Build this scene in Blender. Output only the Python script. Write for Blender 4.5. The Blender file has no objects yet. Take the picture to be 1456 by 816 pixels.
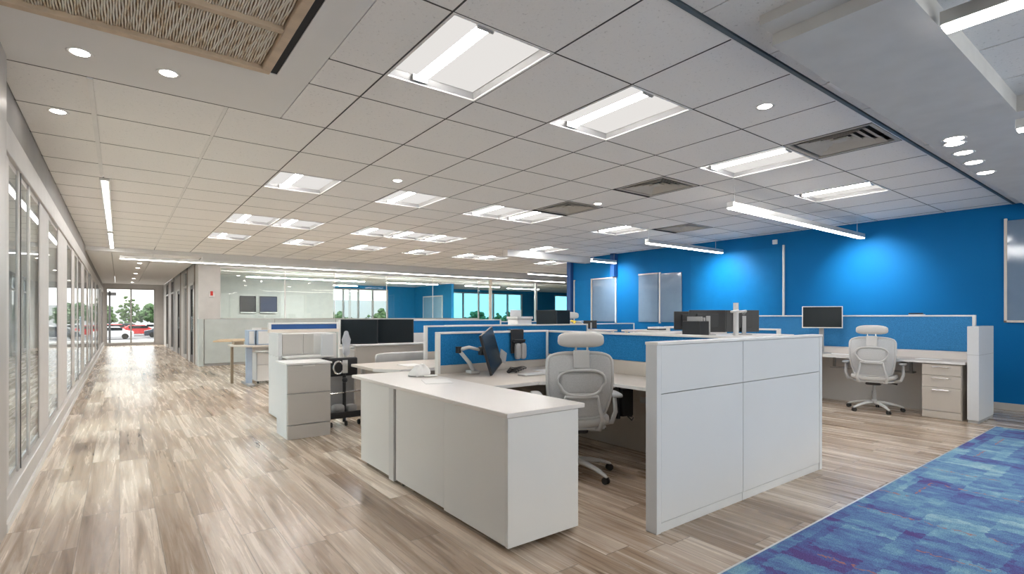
import bpy, bmesh, math, random
from math import pi, sin, cos, radians as R
from mathutils import Vector, Matrix
random.seed(7)
SC = bpy.context.scene
COL = SC.collection

# ------------------------------------------------------------------ materials
def mat(name, rgb, rough=0.5, metal=0.0, var=0.04, scale=6.0, bump=0.0, bscale=60.0, alpha=None, spec=None, emit=None, estr=0.0):
    m = bpy.data.materials.new(name); m.use_nodes = True
    nt = m.node_tree; b = nt.nodes['Principled BSDF']
    b.inputs['Roughness'].default_value = rough; b.inputs['Metallic'].default_value = metal
    if spec is not None: b.inputs['Specular IOR Level'].default_value = spec
    tc = nt.nodes.new('ShaderNodeTexCoord')
    n = nt.nodes.new('ShaderNodeTexNoise'); n.inputs['Scale'].default_value = scale; n.inputs['Detail'].default_value = 3
    nt.links.new(tc.outputs['Object'], n.inputs['Vector'])
    r = nt.nodes.new('ShaderNodeValToRGB')
    r.color_ramp.elements[0].position = .3; r.color_ramp.elements[1].position = .7
    r.color_ramp.elements[0].color = tuple(max(0, c*(1-var)) for c in rgb)+(1,)
    r.color_ramp.elements[1].color = tuple(min(1, c*(1+var)) for c in rgb)+(1,)
    nt.links.new(n.outputs['Fac'], r.inputs['Fac']); nt.links.new(r.outputs['Color'], b.inputs['Base Color'])
    if bump:
        n2 = nt.nodes.new('ShaderNodeTexNoise'); n2.inputs['Scale'].default_value = bscale; n2.inputs['Detail'].default_value = 4
        nt.links.new(tc.outputs['Object'], n2.inputs['Vector'])
        bp = nt.nodes.new('ShaderNodeBump'); bp.inputs['Strength'].default_value = bump; bp.inputs['Distance'].default_value = .01
        nt.links.new(n2.outputs['Fac'], bp.inputs['Height']); nt.links.new(bp.outputs['Normal'], b.inputs['Normal'])
    if alpha is not None: b.inputs['Alpha'].default_value = alpha
    if emit: b.inputs['Emission Color'].default_value = tuple(emit)+(1,); b.inputs['Emission Strength'].default_value = estr
    return m

def glass(name, tint=(.9, .97, .96), refl=1.0):
    m = bpy.data.materials.new(name); m.use_nodes = True; nt = m.node_tree; nt.nodes.clear()
    o = nt.nodes.new('ShaderNodeOutputMaterial'); t = nt.nodes.new('ShaderNodeBsdfTransparent'); g = nt.nodes.new('ShaderNodeBsdfGlossy')
    g.inputs['Roughness'].default_value = .02; t.inputs['Color'].default_value = tint+(1,)
    f = nt.nodes.new('ShaderNodeFresnel'); f.inputs['IOR'].default_value = 1.5
    k = nt.nodes.new('ShaderNodeMath'); k.operation = 'MULTIPLY'; k.inputs[1].default_value = refl; k.use_clamp = True
    mx = nt.nodes.new('ShaderNodeMixShader')
    ge = nt.nodes.new('ShaderNodeNewGeometry'); bf = nt.nodes.new('ShaderNodeMath'); bf.operation = 'SUBTRACT'; bf.inputs[0].default_value = 1
    ff = nt.nodes.new('ShaderNodeMath'); ff.operation = 'MULTIPLY'
    nt.links.new(ge.outputs['Backfacing'], bf.inputs[1]); nt.links.new(f.outputs[0], ff.inputs[0]); nt.links.new(bf.outputs[0], ff.inputs[1])
    nt.links.new(ff.outputs[0], k.inputs[0]); nt.links.new(k.outputs[0], mx.inputs[0])
    nt.links.new(t.outputs[0], mx.inputs[1]); nt.links.new(g.outputs[0], mx.inputs[2]); nt.links.new(mx.outputs[0], o.inputs[0])
    return m

def emis(name, rgb, s):
    m = bpy.data.materials.new(name); m.use_nodes = True; nt = m.node_tree; nt.nodes.clear()
    o = nt.nodes.new('ShaderNodeOutputMaterial'); e = nt.nodes.new('ShaderNodeEmission')
    e.inputs[0].default_value = rgb+(1,); e.inputs[1].default_value = s
    nt.links.new(e.outputs[0], o.inputs[0]); return m

class NT:
    """tiny node helper"""
    def __init__(s, m): s.t = m.node_tree; s.b = s.t.nodes['Principled BSDF']
    def n(s, typ, **kw):
        x = s.t.nodes.new('ShaderNode'+typ)
        for k, v in kw.items(): setattr(x, k, v)
        return x
    def l(s, a, b): s.t.links.new(a, b)
    def math(s, op, a, b=None):
        x = s.n('Math', operation=op)
        for i, v in enumerate((a, b)):
            if v is None: continue
            if isinstance(v, (int, float)): x.inputs[i].default_value = v
            else: s.l(v, x.inputs[i])
        return x.outputs[0]
    def ramp(s, fac, stops, interp='LINEAR'):
        r = s.n('ValToRGB'); cr = r.color_ramp; cr.interpolation = interp
        while len(cr.elements) < len(stops): cr.elements.new(.5)
        for e, (p, c) in zip(cr.elements, stops): e.position = p; e.color = tuple(c)+(1,)
        s.l(fac, r.inputs['Fac']); return r.outputs['Color']
    def mix(s, fac, a, b, blend='MIX'):
        x = s.n('Mix', data_type='RGBA', blend_type=blend)
        for i, v in ((0, fac), (6, a), (7, b)):
            if isinstance(v, (int, float)): x.inputs[i].default_value = v
            elif isinstance(v, tuple): x.inputs[i].default_value = v+(1,)
            else: s.l(v, x.inputs[i])
        return x.outputs[2]

def wood_floor():
    m = bpy.data.materials.new('plank_floor'); m.use_nodes = True; k = NT(m)
    tc = k.n('TexCoord'); sp = k.n('SeparateXYZ'); k.l(tc.outputs['Object'], sp.inputs[0])
    W, L = .185, 1.5
    xs = k.math('DIVIDE', sp.outputs[0], W); row = k.math('FLOOR', xs)
    wn = k.n('TexWhiteNoise', noise_dimensions='1D'); k.l(row, wn.inputs['W'])
    yo = k.math('ADD', k.math('DIVIDE', sp.outputs[1], L), k.math('MULTIPLY', wn.outputs['Value'], 7.3))
    pl = k.math('FLOOR', yo)
    cb = k.n('CombineXYZ'); k.l(row, cb.inputs[0]); k.l(pl, cb.inputs[1])
    w2 = k.n('TexWhiteNoise', noise_dimensions='3D'); k.l(cb.outputs[0], w2.inputs['Vector'])
    # grain coords: stretched along the plank, shifted per plank
    sc = k.n('VectorMath', operation='MULTIPLY'); sc.inputs[1].default_value = (17, .75, 1); k.l(tc.outputs['Object'], sc.inputs[0])
    ad = k.n('VectorMath', operation='ADD'); k.l(sc.outputs[0], ad.inputs[0])
    s3 = k.n('VectorMath', operation='SCALE'); s3.inputs['Scale'].default_value = 30; k.l(w2.outputs['Color'], s3.inputs[0]); k.l(s3.outputs[0], ad.inputs[1])
    g1 = k.n('TexNoise'); g1.inputs['Scale'].default_value = 1.0; g1.inputs['Detail'].default_value = 6; g1.inputs['Roughness'].default_value = .62; g1.inputs['Distortion'].default_value = .7
    k.l(ad.outputs[0], g1.inputs['Vector'])
    sc2 = k.n('VectorMath', operation='MULTIPLY'); sc2.inputs[1].default_value = (95, 2.2, 1); k.l(tc.outputs['Object'], sc2.inputs[0])
    g2 = k.n('TexNoise'); g2.inputs['Scale'].default_value = 1.0; g2.inputs['Detail'].default_value = 3; k.l(sc2.outputs[0], g2.inputs['Vector'])
    base = k.ramp(w2.outputs['Value'], [(0, (.35, .265, .195)), (.3, (.49, .40, .315)), (.55, (.57, .48, .395)), (.8, (.64, .56, .475)), (1, (.76, .68, .585))])
    gr = k.ramp(g1.outputs['Fac'], [(.28, (.28, .20, .14)), (.41, (.70, .61, .53)), (.5, (.98, .94, .90)), (.62, (1.15, 1.13, 1.10)), (.78, (.94, .89, .85))])
    c = k.mix(.9, base, gr, 'MULTIPLY')
    c = k.mix(.30, c, k.ramp(g2.outputs['Fac'], [(.3, (.55, .52, .5)), (.7, (1.3, 1.3, 1.3))]), 'MULTIPLY')
    fx = k.math('FRACT', xs); fy = k.math('FRACT', yo)
    ex = k.math('MINIMUM', fx, k.math('SUBTRACT', 1.0, fx)); ey = k.math('MINIMUM', fy, k.math('SUBTRACT', 1.0, fy))
    gx = k.math('LESS_THAN', ex, .012); gy = k.math('LESS_THAN', ey, .0022)
    gap = k.math('MAXIMUM', gx, gy)
    c = k.mix(k.math('MULTIPLY', gap, .55), c, (.09, .07, .055))
    k.l(c, k.b.inputs['Base Color'])
    rr = k.n('MapRange'); rr.inputs['To Min'].default_value = .17; rr.inputs['To Max'].default_value = .36; k.l(g1.outputs['Fac'], rr.inputs['Value'])
    k.l(rr.outputs[0], k.b.inputs['Roughness'])
    bp = k.n('Bump'); bp.inputs['Strength'].default_value = .22; bp.inputs['Distance'].default_value = .004
    k.l(k.math('SUBTRACT', g1.outputs['Fac'], gap), bp.inputs['Height']); k.l(bp.outputs[0], k.b.inputs['Normal'])
    return m

def carpet_mat():
    m = bpy.data.materials.new('patchwork_carpet'); m.use_nodes = True; k = NT(m)
    tc = k.n('TexCoord'); P = tc.outputs['Object']
    wn_ = k.n('TexNoise'); wn_.inputs['Scale'].default_value = 26; wn_.inputs['Detail'].default_value = 3; k.l(P, wn_.inputs['Vector'])
    wv = k.n('VectorMath', operation='MULTIPLY_ADD'); wv.inputs[1].default_value = (.10, .05, 0); k.l(wn_.outputs['Color'], wv.inputs[0]); k.l(P, wv.inputs[2]); PW = wv.outputs[0]
    def cells(sx, sy, off):
        v = k.n('VectorMath', operation='MULTIPLY_ADD'); v.inputs[1].default_value = (sx, sy, 1); v.inputs[2].default_value = off; k.l(PW, v.inputs[0])
        fz = k.n('VectorMath', operation='MULTIPLY'); fz.inputs[1].default_value = (1, 1, 0)
        f = k.n('VectorMath', operation='FLOOR'); k.l(v.outputs[0], f.inputs[0])
        w = k.n('TexWhiteNoise', noise_dimensions='3D'); k.l(f.outputs[0], w.inputs['Vector']); return w, v
    a, _ = cells(2.1, 2.9, (0, .3, 0)); b, _ = cells(4.6, 3.4, (.4, 0, 3)); d, _ = cells(14, 3.7, (.2, .1, 7))
    n = k.n('TexNoise'); n.inputs['Scale'].default_value = 1; n.inputs['Detail'].default_value = 7; n.inputs['Roughness'].default_value = .78; nv = k.n('VectorMath', operation='MULTIPLY'); nv.inputs[1].default_value = (9, 4.5, 1); k.l(P, nv.inputs[0]); k.l(nv.outputs[0], n.inputs['Vector'])
    s = k.math('ADD', k.math('MULTIPLY', a.outputs['Value'], .2), k.math('MULTIPLY', b.outputs['Value'], .2))
    s = k.math('ADD', s, k.math('MULTIPLY', d.outputs['Value'], .1))
    s = k.math('ADD', s, k.math('MULTIPLY', n.outputs['Fac'], .68))
    c = k.ramp(s, [(.40, (.11, .075, .23)), (.49, (.10, .135, .33)), (.58, (.12, .22, .41)), (.69, (.18, .34, .47)), (.84, (.36, .53, .57))])
    f = k.n('TexNoise'); f.inputs['Scale'].default_value = 170; f.inputs['Detail'].default_value = 2; k.l(P, f.inputs['Vector'])
    c = k.mix(.6, c, k.ramp(f.outputs['Fac'], [(.3, (.45, .45, .5)), (.7, (1.5, 1.5, 1.45))]), 'MULTIPLY')
    # thin rusty threads along some cell edges
    def thread(sx, sy, off, axis, w, thr):
        wn, v = cells(sx, sy, off)
        fr = k.n('VectorMath', operation='FRACTION'); k.l(v.outputs[0], fr.inputs[0])
        s2 = k.n('SeparateXYZ'); k.l(fr.outputs[0], s2.inputs[0])
        return k.math('MULTIPLY', k.math('LESS_THAN', s2.outputs[axis], w), k.math('GREATER_THAN', wn.outputs['Value'], thr))
    t = k.math('MAXIMUM', thread(2.1, 3.3, (.2, .6, 11), 0, .03, .66), thread(2.6, 2.2, (.7, .1, 17), 1, .028, .68))
    tn = k.n('TexNoise'); tn.inputs['Scale'].default_value = 22; k.l(P, tn.inputs['Vector'])
    t = k.math('MULTIPLY', t, k.math('GREATER_THAN', tn.outputs['Fac'], .45))
    c = k.mix(k.math('MULTIPLY', t, .75), c, (.42, .17, .13))
    k.l(c, k.b.inputs['Base Color']); k.b.inputs['Roughness'].default_value = .95; k.b.inputs['Specular IOR Level'].default_value = .1
    bp = k.n('Bump'); bp.inputs['Strength'].default_value = .5; bp.inputs['Distance'].default_value = .004; k.l(f.outputs['Fac'], bp.inputs['Height']); k.l(bp.outputs[0], k.b.inputs['Normal'])
    return m

def tile_mat(name, c0, c1, pit=.5):
    m = bpy.data.materials.new(name); m.use_nodes = True; k = NT(m)
    tc = k.n('TexCoord')
    n = k.n('TexNoise'); n.inputs['Scale'].default_value = 55; n.inputs['Detail'].default_value = 4; n.inputs['Roughness'].default_value = .75; k.l(tc.outputs['Object'], n.inputs['Vector'])
    k.l(k.ramp(n.outputs['Fac'], [(.30, c1), (.40, c0), (1, c0)]), k.b.inputs['Base Color'])
    k.b.inputs['Roughness'].default_value = .95; k.b.inputs['Specular IOR Level'].default_value = .1
    bp = k.n('Bump'); bp.inputs['Strength'].default_value = pit; bp.inputs['Distance'].default_value = .004; k.l(n.outputs['Fac'], bp.inputs['Height']); k.l(bp.outputs[0], k.b.inputs['Normal'])
    return m

def fabric(name, rgb, sc=240):
    m = bpy.data.materials.new(name); m.use_nodes = True; k = NT(m)
    tc = k.n('TexCoord')
    n = k.n('TexNoise'); n.inputs['Scale'].default_value = sc; n.inputs['Detail'].default_value = 2; k.l(tc.outputs['Object'], n.inputs['Vector'])
    k.l(k.ramp(n.outputs['Fac'], [(.3, tuple(c*.62 for c in rgb)), (.55, rgb), (.75, tuple(min(1, c*1.35+.02) for c in rgb))]), k.b.inputs['Base Color'])
    k.b.inputs['Roughness'].default_value = .9; k.b.inputs['Specular IOR Level'].default_value = .15
    return m

M = dict(
 floor=wood_floor(), carpet=carpet_mat(),
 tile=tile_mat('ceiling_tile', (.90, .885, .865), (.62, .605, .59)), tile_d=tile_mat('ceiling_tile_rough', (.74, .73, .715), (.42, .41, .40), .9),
 drywall=mat('drywall', (.80, .79, .775), .8, var=.015, scale=1.5), gridbar=mat('grid_bar', (.62, .61, .6), .5), dark=mat('dark_gap', (.02, .02, .022), .8),
 slot=mat('metal_slot', (.10, .13, .15), .5, .3),
 white=mat('white_laminate', (.74, .73, .71), .38, var=.012, scale=2), counter=mat('counter_top', (.74, .70, .665), .32, var=.015, scale=3),
 panelw=mat('white_panel', (.68, .69, .70), .42, var=.012, scale=2), edge=mat('edge_band', (.80, .79, .77), .35),
 wtop=mat('worktop_maple', (.60, .535, .47), .42, var=.05, scale=4), beige=mat('beige_panel', (.56, .515, .46), .6, var=.03),
 taupe=mat('taupe_drawer', (.53, .505, .475), .5, var=.015, scale=2), warm=mat('warm_drawer', (.55, .50, .44), .45, var=.02),
 blue=mat('blue_wall_paint', (.004, .155, .40), .6, spec=.12, var=.03, scale=1.2), fab=fabric('blue_fabric', (.02, .20, .47)), fabl=fabric('light_blue_fabric', (.05, .25, .54)),
 navy=mat('navy_strip', (.015, .085, .28), .5), alu=mat('aluminium', (.70, .69, .67), .35, .6), chrome=mat('chrome', (.75, .76, .77), .18, 1.0),
 cream=mat('cream_trim', (.74, .66, .58), .5), black=mat('black_plastic', (.018, .018, .02), .4), screen=mat('dark_screen', (.014, .020, .024), .25, spec=.22),
 screenb=mat('tv_screen', (.008, .018, .06), .5, spec=.1), tvb=mat('tv_black', (.008,.008,.01), .5, spec=.1), bluef=mat('blue_far_lit', (.02, .24, .50), .6, spec=.2), grey=mat('grey_plastic', (.38, .38, .38), .45), lgrey=mat('light_grey_plastic', (.62, .62, .61), .4),  # bluef: wall blue lightened in place of light on the far walls
 cush=mat('pale_grey_upholstery', (.60, .585, .565), .75, bump=.3, bscale=300), kerb=mat('white_kerb', (.60, .575, .555), .5), mull=mat('mullion_grey', (.48, .46, .445), .4, .2),
 mulld=mat('mullion_dark', (.07, .065, .065), .4, .3), soff=mat('taupe_paint', (.33, .315, .30), .7), brown=mat('brown_frame', (.20, .14, .10), .5),
 glass=glass('clear_glass', (.97,.985,.98)), glasscy=glass('cyan_glass', (.50, .80, .90)), glassr=glass('storefront_glass', (.52, .575, .59), 1.0), glassc=glass('conference_glass', (.86, .92, .91), 1.3), wallg=mat('pale_grey_wall', (.50, .50, .485), .7),
 lowp=mat('glossy_low_partition', (.56, .60, .58), .25), wood=mat('oak_table', (.62, .47, .30), .45, var=.08, scale=12), reed=None,
 pblue=mat('pale_blue_board', (.30,.52,.70), .2), bglass=mat('grey_glass_board', (.17, .25, .36), .08, spec=.8), bblue=mat('blue_glass_board', (.004, .175, .44), .5, spec=.12),
 lens=emis('lamp_lens', (1, .97, .94), 9.0), tube=emis('lamp_tube', (1, .98, .96), 44.0), lineem=emis('line_lamp', (1, .97, .94), 14.0), trofpan=mat('troffer_pan', (.36, .355, .35), .5), lineleft=emis('left_room_lamp', (1,.97,.94), 190.0), linefar=emis('far_line_lamp', (1, .98, .96), 120.0), down=emis('downlight_bulb', (1, .93, .86), 26.0),
 pan=mat('white_enamel', (.80, .79, .78), .4), vent=mat('vent_beige', (.50, .47, .42), .6), paper=mat('paper', (.86, .85, .83), .8), red=mat('red_paint', (.6, .04, .03), .5),
 yellow=mat('yellow_petal', (.85, .62, .06), .6), leaf=mat('leaves', (.09, .15, .055), .8, var=.5, scale=4), leafd=mat('dark_leaves', (.07, .14, .05), .8, var=.5, scale=4), bark=mat('bark', (.13, .10, .08), .9),
 asphalt=mat('asphalt', (.16, .16, .17), .9, var=.1), kerbout=mat('pale_concrete', (.66, .65, .62), .9), caru=mat('car_white', (.75, .76, .78), .25), carr=mat('car_red', (.55, .05, .05), .25), card=mat('car_dark', (.05, .06, .08), .25),
 plastic=None, meshf=None, rubber=mat('rubber', (.03, .028, .026), .8), bluebox=mat('blue_grey_panel', (.36, .44, .56), .5), tanwood=mat('tan_side', (.30, .23, .16), .6), ext=mat('far_facade', (.6, .62, .64), .8),
)
def reed_mat():
    m = bpy.data.materials.new('reed_slats'); m.use_nodes = True; k = NT(m)
    tc = k.n('TexCoord')
    v = k.n('VectorMath', operation='MULTIPLY'); v.inputs[1].default_value = (45, 9, 20); k.l(tc.outputs['Object'], v.inputs[0])
    n = k.n('TexNoise'); n.inputs['Scale'].default_value = 1; n.inputs['Detail'].default_value = 4; n.inputs['Roughness'].default_value = .7; k.l(v.outputs[0], n.inputs['Vector'])
    k.l(k.ramp(n.outputs['Fac'], [(.28, (.45, .27, .14)), (.4, (.78, .66, .50)), (.55, (.92, .87, .78))]), k.b.inputs['Base Color'])
    k.b.inputs['Roughness'].default_value = .7; return m
M['reed'] = reed_mat(); M['oakframe'] = mat('oak_frame', (.60, .47, .34), .6, var=.1, scale=10)
def see_mesh(name, rgb, a):
    m = bpy.data.materials.new(name); m.use_nodes = True; k = NT(m)
    k.b.inputs['Base Color'].default_value = rgb+(1,); k.b.inputs['Roughness'].default_value = .6
    tc = k.n('TexCoord'); n = k.n('TexNoise'); n.inputs['Scale'].default_value = 120; k.l(tc.outputs['Object'], n.inputs['Vector'])
    rr = k.n('MapRange'); rr.inputs['To Min'].default_value = a-.12; rr.inputs['To Max'].default_value = a+.12; k.l(n.outputs['Fac'], rr.inputs['Value']); k.l(rr.outputs[0], k.b.inputs['Alpha'])
    return m
M['meshf'] = see_mesh('chair_mesh', (.66, .67, .675), .78); M['plastic'] = see_mesh('clear_plastic', (.75, .78, .84), .45)

# ------------------------------------------------------------------ mesh builder
class MB:
    def __init__(s): s.v = []; s.f = []
    def add(s, vs, fs):
        n = len(s.v); s.v += [tuple(p) for p in vs]; s.f += [tuple(i+n for i in f) for f in fs]; return s
    def box(s, x0, x1, y0, y1, z0, z1):
        return s.add([(x0,y0,z0),(x1,y0,z0),(x1,y1,z0),(x0,y1,z0),(x0,y0,z1),(x1,y0,z1),(x1,y1,z1),(x0,y1,z1)],
                     [(0,3,2,1),(4,5,6,7),(0,1,5,4),(1,2,6,5),(2,3,7,6),(3,0,4,7)])
    def prism(s, pts, z0, z1):
        n = len(pts)
        return s.add([(x,y,z0) for x,y in pts]+[(x,y,z1) for x,y in pts],
                     [tuple(range(n))[::-1], tuple(range(n,2*n))]+[(i,(i+1)%n,(i+1)%n+n,i+n) for i in range(n)])
    def lathe(s, prof, c=(0,0,0), seg=20, axis='z'):
        vs = []; fs = []; n = len(prof)
        for i in range(seg):
            a = 2*pi*i/seg
            for r, h in prof:
                p = (r*cos(a), r*sin(a), h)
                if axis == 'x': p = (h, r*cos(a), r*sin(a))
                if axis == 'y': p = (r*cos(a), h, r*sin(a))
                vs.append((p[0]+c[0], p[1]+c[1], p[2]+c[2]))
        for i in range(seg):
            j = (i+1) % seg
            for k in range(n-1): fs.append((i*n+k, j*n+k, j*n+k+1, i*n+k+1))
        fs.append(tuple(i*n for i in range(seg))[::-1]); fs.append(tuple(i*n+n-1 for i in range(seg)))
        return s.add(vs, fs)
    def tube(s, path, r, seg=8, closed=False, sy=1.0):
        P = [Vector(p) for p in path]; n = len(P); vs = []; fs = []
        rs = r if isinstance(r, (list, tuple)) else [r]*n
        up = None
        for i, p in enumerate(P):
            a = P[i-1] if (i > 0 or closed) else P[i]; b = P[(i+1) % n] if (i < n-1 or closed) else P[i]
            t = (b-a).normalized()
            if up is None:
                up = Vector((0,0,1)) if abs(t.z) < .9 else Vector((0,1,0))
            x = t.cross(up)
            if x.length < 1e-5: x = t.cross(Vector((1,0,0)))
            x.normalize(); y = x.cross(t).normalized(); up = y
            for k in range(seg):
                an = 2*pi*k/seg; vs.append(p + x*cos(an)*rs[i] + y*sin(an)*rs[i]*sy)
        m = n if closed else n-1
        for i in range(m):
            j = (i+1) % n
            for k in range(seg): fs.append((i*seg+k, i*seg+(k+1)%seg, j*seg+(k+1)%seg, j*seg+k))
        if not closed: fs.append(tuple(range(seg))[::-1]); fs.append(tuple((n-1)*seg+k for k in range(seg)))
        return s.add(vs, fs)
    def sellip(s, c, a, e1=.5, e2=.5, nu=16, nv=28, fn=None):
        """superellipsoid"""
        vs = []; fs = []
        pw = lambda t, e: math.copysign(abs(t)**e, t)
        for i in range(nu+1):
            u = -pi/2 + pi*i/nu
            for j in range(nv):
                v = -pi + 2*pi*j/nv
                p = [a[0]*pw(cos(u),e1)*pw(cos(v),e2), a[1]*pw(cos(u),e1)*pw(sin(v),e2), a[2]*pw(sin(u),e1)]
                if fn: p = fn(p)
                vs.append((p[0]+c[0], p[1]+c[1], p[2]+c[2]))
        for i in range(nu):
            for j in range(nv): fs.append((i*nv+j, i*nv+(j+1)%nv, (i+1)*nv+(j+1)%nv, (i+1)*nv+j))
        return s.add(vs, fs)
    def surf(s, fn, nu, nv, th=.004):
        """two-sided thin slab from fn(u,v)->(x,y,z), thickness along -Y"""
        vs = []; fs = []
        for side in (0, th):
            for i in range(nu+1):
                for j in range(nv+1):
                    p = fn(i/nu, j/nv); vs.append((p[0], p[1]+side, p[2]))
        N = (nu+1)*(nv+1); ix = lambda i, j, o=0: o+i*(nv+1)+j
        for i in range(nu):
            for j in range(nv):
                fs.append((ix(i,j), ix(i+1,j), ix(i+1,j+1), ix(i,j+1))); fs.append((ix(i,j,N), ix(i,j+1,N), ix(i+1,j+1,N), ix(i+1,j,N)))
        for i in range(nu):
            fs.append((ix(i,0), ix(i,0,N), ix(i+1,0,N), ix(i+1,0))); fs.append((ix(i,nv), ix(i+1,nv), ix(i+1,nv,N), ix(i,nv,N)))
        for j in range(nv):
            fs.append((ix(0,j), ix(0,j+1), ix(0,j+1,N), ix(0,j,N))); fs.append((ix(nu,j), ix(nu,j,N), ix(nu,j+1,N), ix(nu,j+1)))
        return s.add(vs, fs)
    def xf(s, mtx, start=0):
        s.v = s.v[:start] + [tuple(mtx @ Vector(p)) for p in s.v[start:]]; return s

ORG = {}
def org(o):
    while o is not None:
        if o.name in ORG: return ORG[o.name]
        o = o.parent
    return Vector((0,0,0))
def build(name, mb, m, parent=None, bev=0.0, smooth=False, base=None, **props):
    """base: for top-level single meshes, the world point that becomes the object's origin"""
    o0 = org(parent) if parent is not None else Vector(base or (0,0,0))
    me = bpy.data.meshes.new(name)
    me.from_pydata([(x-o0.x, y-o0.y, z-o0.z) for x,y,z in mb.v], [], mb.f); me.update()
    bm = bmesh.new(); bm.from_mesh(me); bmesh.ops.recalc_face_normals(bm, faces=bm.faces); bm.to_mesh(me); bm.free()
    me.materials.append(m)
    if smooth:
        for p in me.polygons: p.use_smooth = True
    o = bpy.data.objects.new(name, me); COL.objects.link(o)
    if parent is not None: o.parent = parent
    else: o.location = o0; ORG[o.name] = o0
    if bev:
        b = o.modifiers.new('bevel', 'BEVEL'); b.width = bev; b.segments = 2; b.limit_method = 'ANGLE'
    for k, v in props.items(): o[k] = v
    return o
def struct(name, mb, m, parent=None, **kw):
    o = build(name, mb, m, parent, **kw)
    if parent is None: o['kind'] = 'structure'
    return o
def thing(name, label, cat, loc, group=None, rz=0):
    o = bpy.data.objects.new(name, None); COL.objects.link(o); o.empty_display_size = .1
    o.location = loc; o.rotation_euler = (0,0,rz); ORG[o.name] = Vector(loc)
    o['label'] = label; o['category'] = cat
    if group: o['group'] = group
    return o
def tag(o, label, cat, group=None):
    o['label'] = label; o['category'] = cat
    if group: o['group'] = group
    return o
def copy_tree(o, loc, rz=0, label=None, group=None, scale=None):
    r = o.copy(); COL.objects.link(r); r.location = loc; r.rotation_euler = (0,0,rz); ORG[r.name] = Vector(loc)
    if label: r['label'] = label
    if group: r['group'] = group
    if scale: r.scale = scale
    for ch in list(o.children):
        c = ch.copy(); COL.objects.link(c); c.parent = r
        for g in list(ch.children):
            d = g.copy(); COL.objects.link(d); d.parent = c
    return r
B = lambda *a: MB().box(*a)
H = 2.75

# ------------------------------------------------------------------ camera
cam = bpy.data.cameras.new('camera'); co = bpy.data.objects.new('camera', cam); COL.objects.link(co)
cam.sensor_width = 36; cam.lens = 36*740/1456; cam.shift_y = 42/1456; cam.clip_start = .05; cam.clip_end = 400
co.location = (0,0,1.25); co.rotation_euler = (pi/2, 0, -math.atan(558/740)); SC.camera = co

# ------------------------------------------------------------------ setting: floor, carpet
struct('floor', MB().box(-4.5, 23, -4, 28.4, -.12, 0), M['floor'])
struct('trim_1', B(1.0, 7.9, 1.395, 1.41, 0, .009), M['alu'])
tag(build('carpet', B(1.0, 7.88, -3.9, 1.395, 0, .012), M['carpet'], base=(4,-1,0)), 'blue and purple patchwork carpet laid over the plank floor at lower right', 'carpet')

# ceiling: tiles over a dark void
XL = [-.58, -.14, .62] + [1.31+.667*i for i in range(0, 32)]
YL = [1.52, 2.22, 3.06, 3.46, 4.2, 4.95, 5.72, 6.52, 7.15, 7.8, 8.45, 9.3, 9.95, 10.6, 11.4, 12.1, 12.8, 13.5, 14.2]
xi = lambda k: 1.31+.667*k
lights = [(0,2.22,3.06),(2,2.22,3.06),(5,2.22,3.06),(8,2.22,3.06),
          (0,5.72,6.52),(2,5.72,6.52),(4,5.72,6.52),(5,5.72,6.52),(8,5.72,6.52),
          (0,8.45,9.3),(1,8.45,9.3),(3,8.45,9.3),(4,8.45,9.3),(5,8.45,9.3),(9,8.45,9.3),
          (0,10.6,11.4),(2,10.6,11.4),(4,10.6,11.4),(6,10.6,11.4),(8,10.6,11.4),(9,10.6,11.4),(12,10.6,11.4)]
vents = [(5,1.52,2.22),(5,3.46,4.2),(5,4.95,5.72),(9,4.95,5.72)]
holes = set((round(xi(k),2), round(y,2)) for k,y,_ in lights+vents)
T = MB(); TB = MB()
for i in range(len(XL)-1):
    for j in range(len(YL)-1):
        x0,x1,y0,y1 = XL[i],XL[i+1],YL[j],YL[j+1]
        if x0 > 9.5 and y0 < 9.9: continue
        if (round(x0,2), round(y0,2)) in holes: continue
        if x1 > 9.5 and y0 < 9.9: x1 = 9.5
        if y1 <= 4.21 and x1 <= 1.32:
            if x0 < .9 and x1 < .97: continue
            x0 = max(x0, .97)
            if x1 < .99: continue
        if y1 <= 4.21 and x0 < .97: x0 = .97
        g = .0055
        if x1-x0 > .03: T.box(x0+g, x1-g, y0+g, y1-g, H, H+.02)
ceil = struct('ceiling', T, M['tile'])
# grid bars between tiles, coloured dark to stand for their shadow lines
G = MB()
for x in XL[2:]:
    if x < 9.5: G.box(x-.0045, x+.0045, 1.53 if x > 1 else 4.2, 14.2, H-.0015, H+.022)
for y in YL[1:-1]:
    G.box(-.58 if y > 4.1 else .97, 9.5 if y < 9.9 else 22, y-.0045, y+.0045, H-.001, H+.02)
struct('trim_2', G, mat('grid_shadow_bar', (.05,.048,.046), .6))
G = MB()
G.box(-.165, -.135, 4.2, 7.05, H-.012, H+.004); G.box(.60, .622, 4.2, 13.5, H-.004, H+.004)
struct('trim_3', G, M['edge'])
struct('ceiling_void', B(-4.5, 23, -4, 28.4, 2.99, 3.1), M['soff'])
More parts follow.
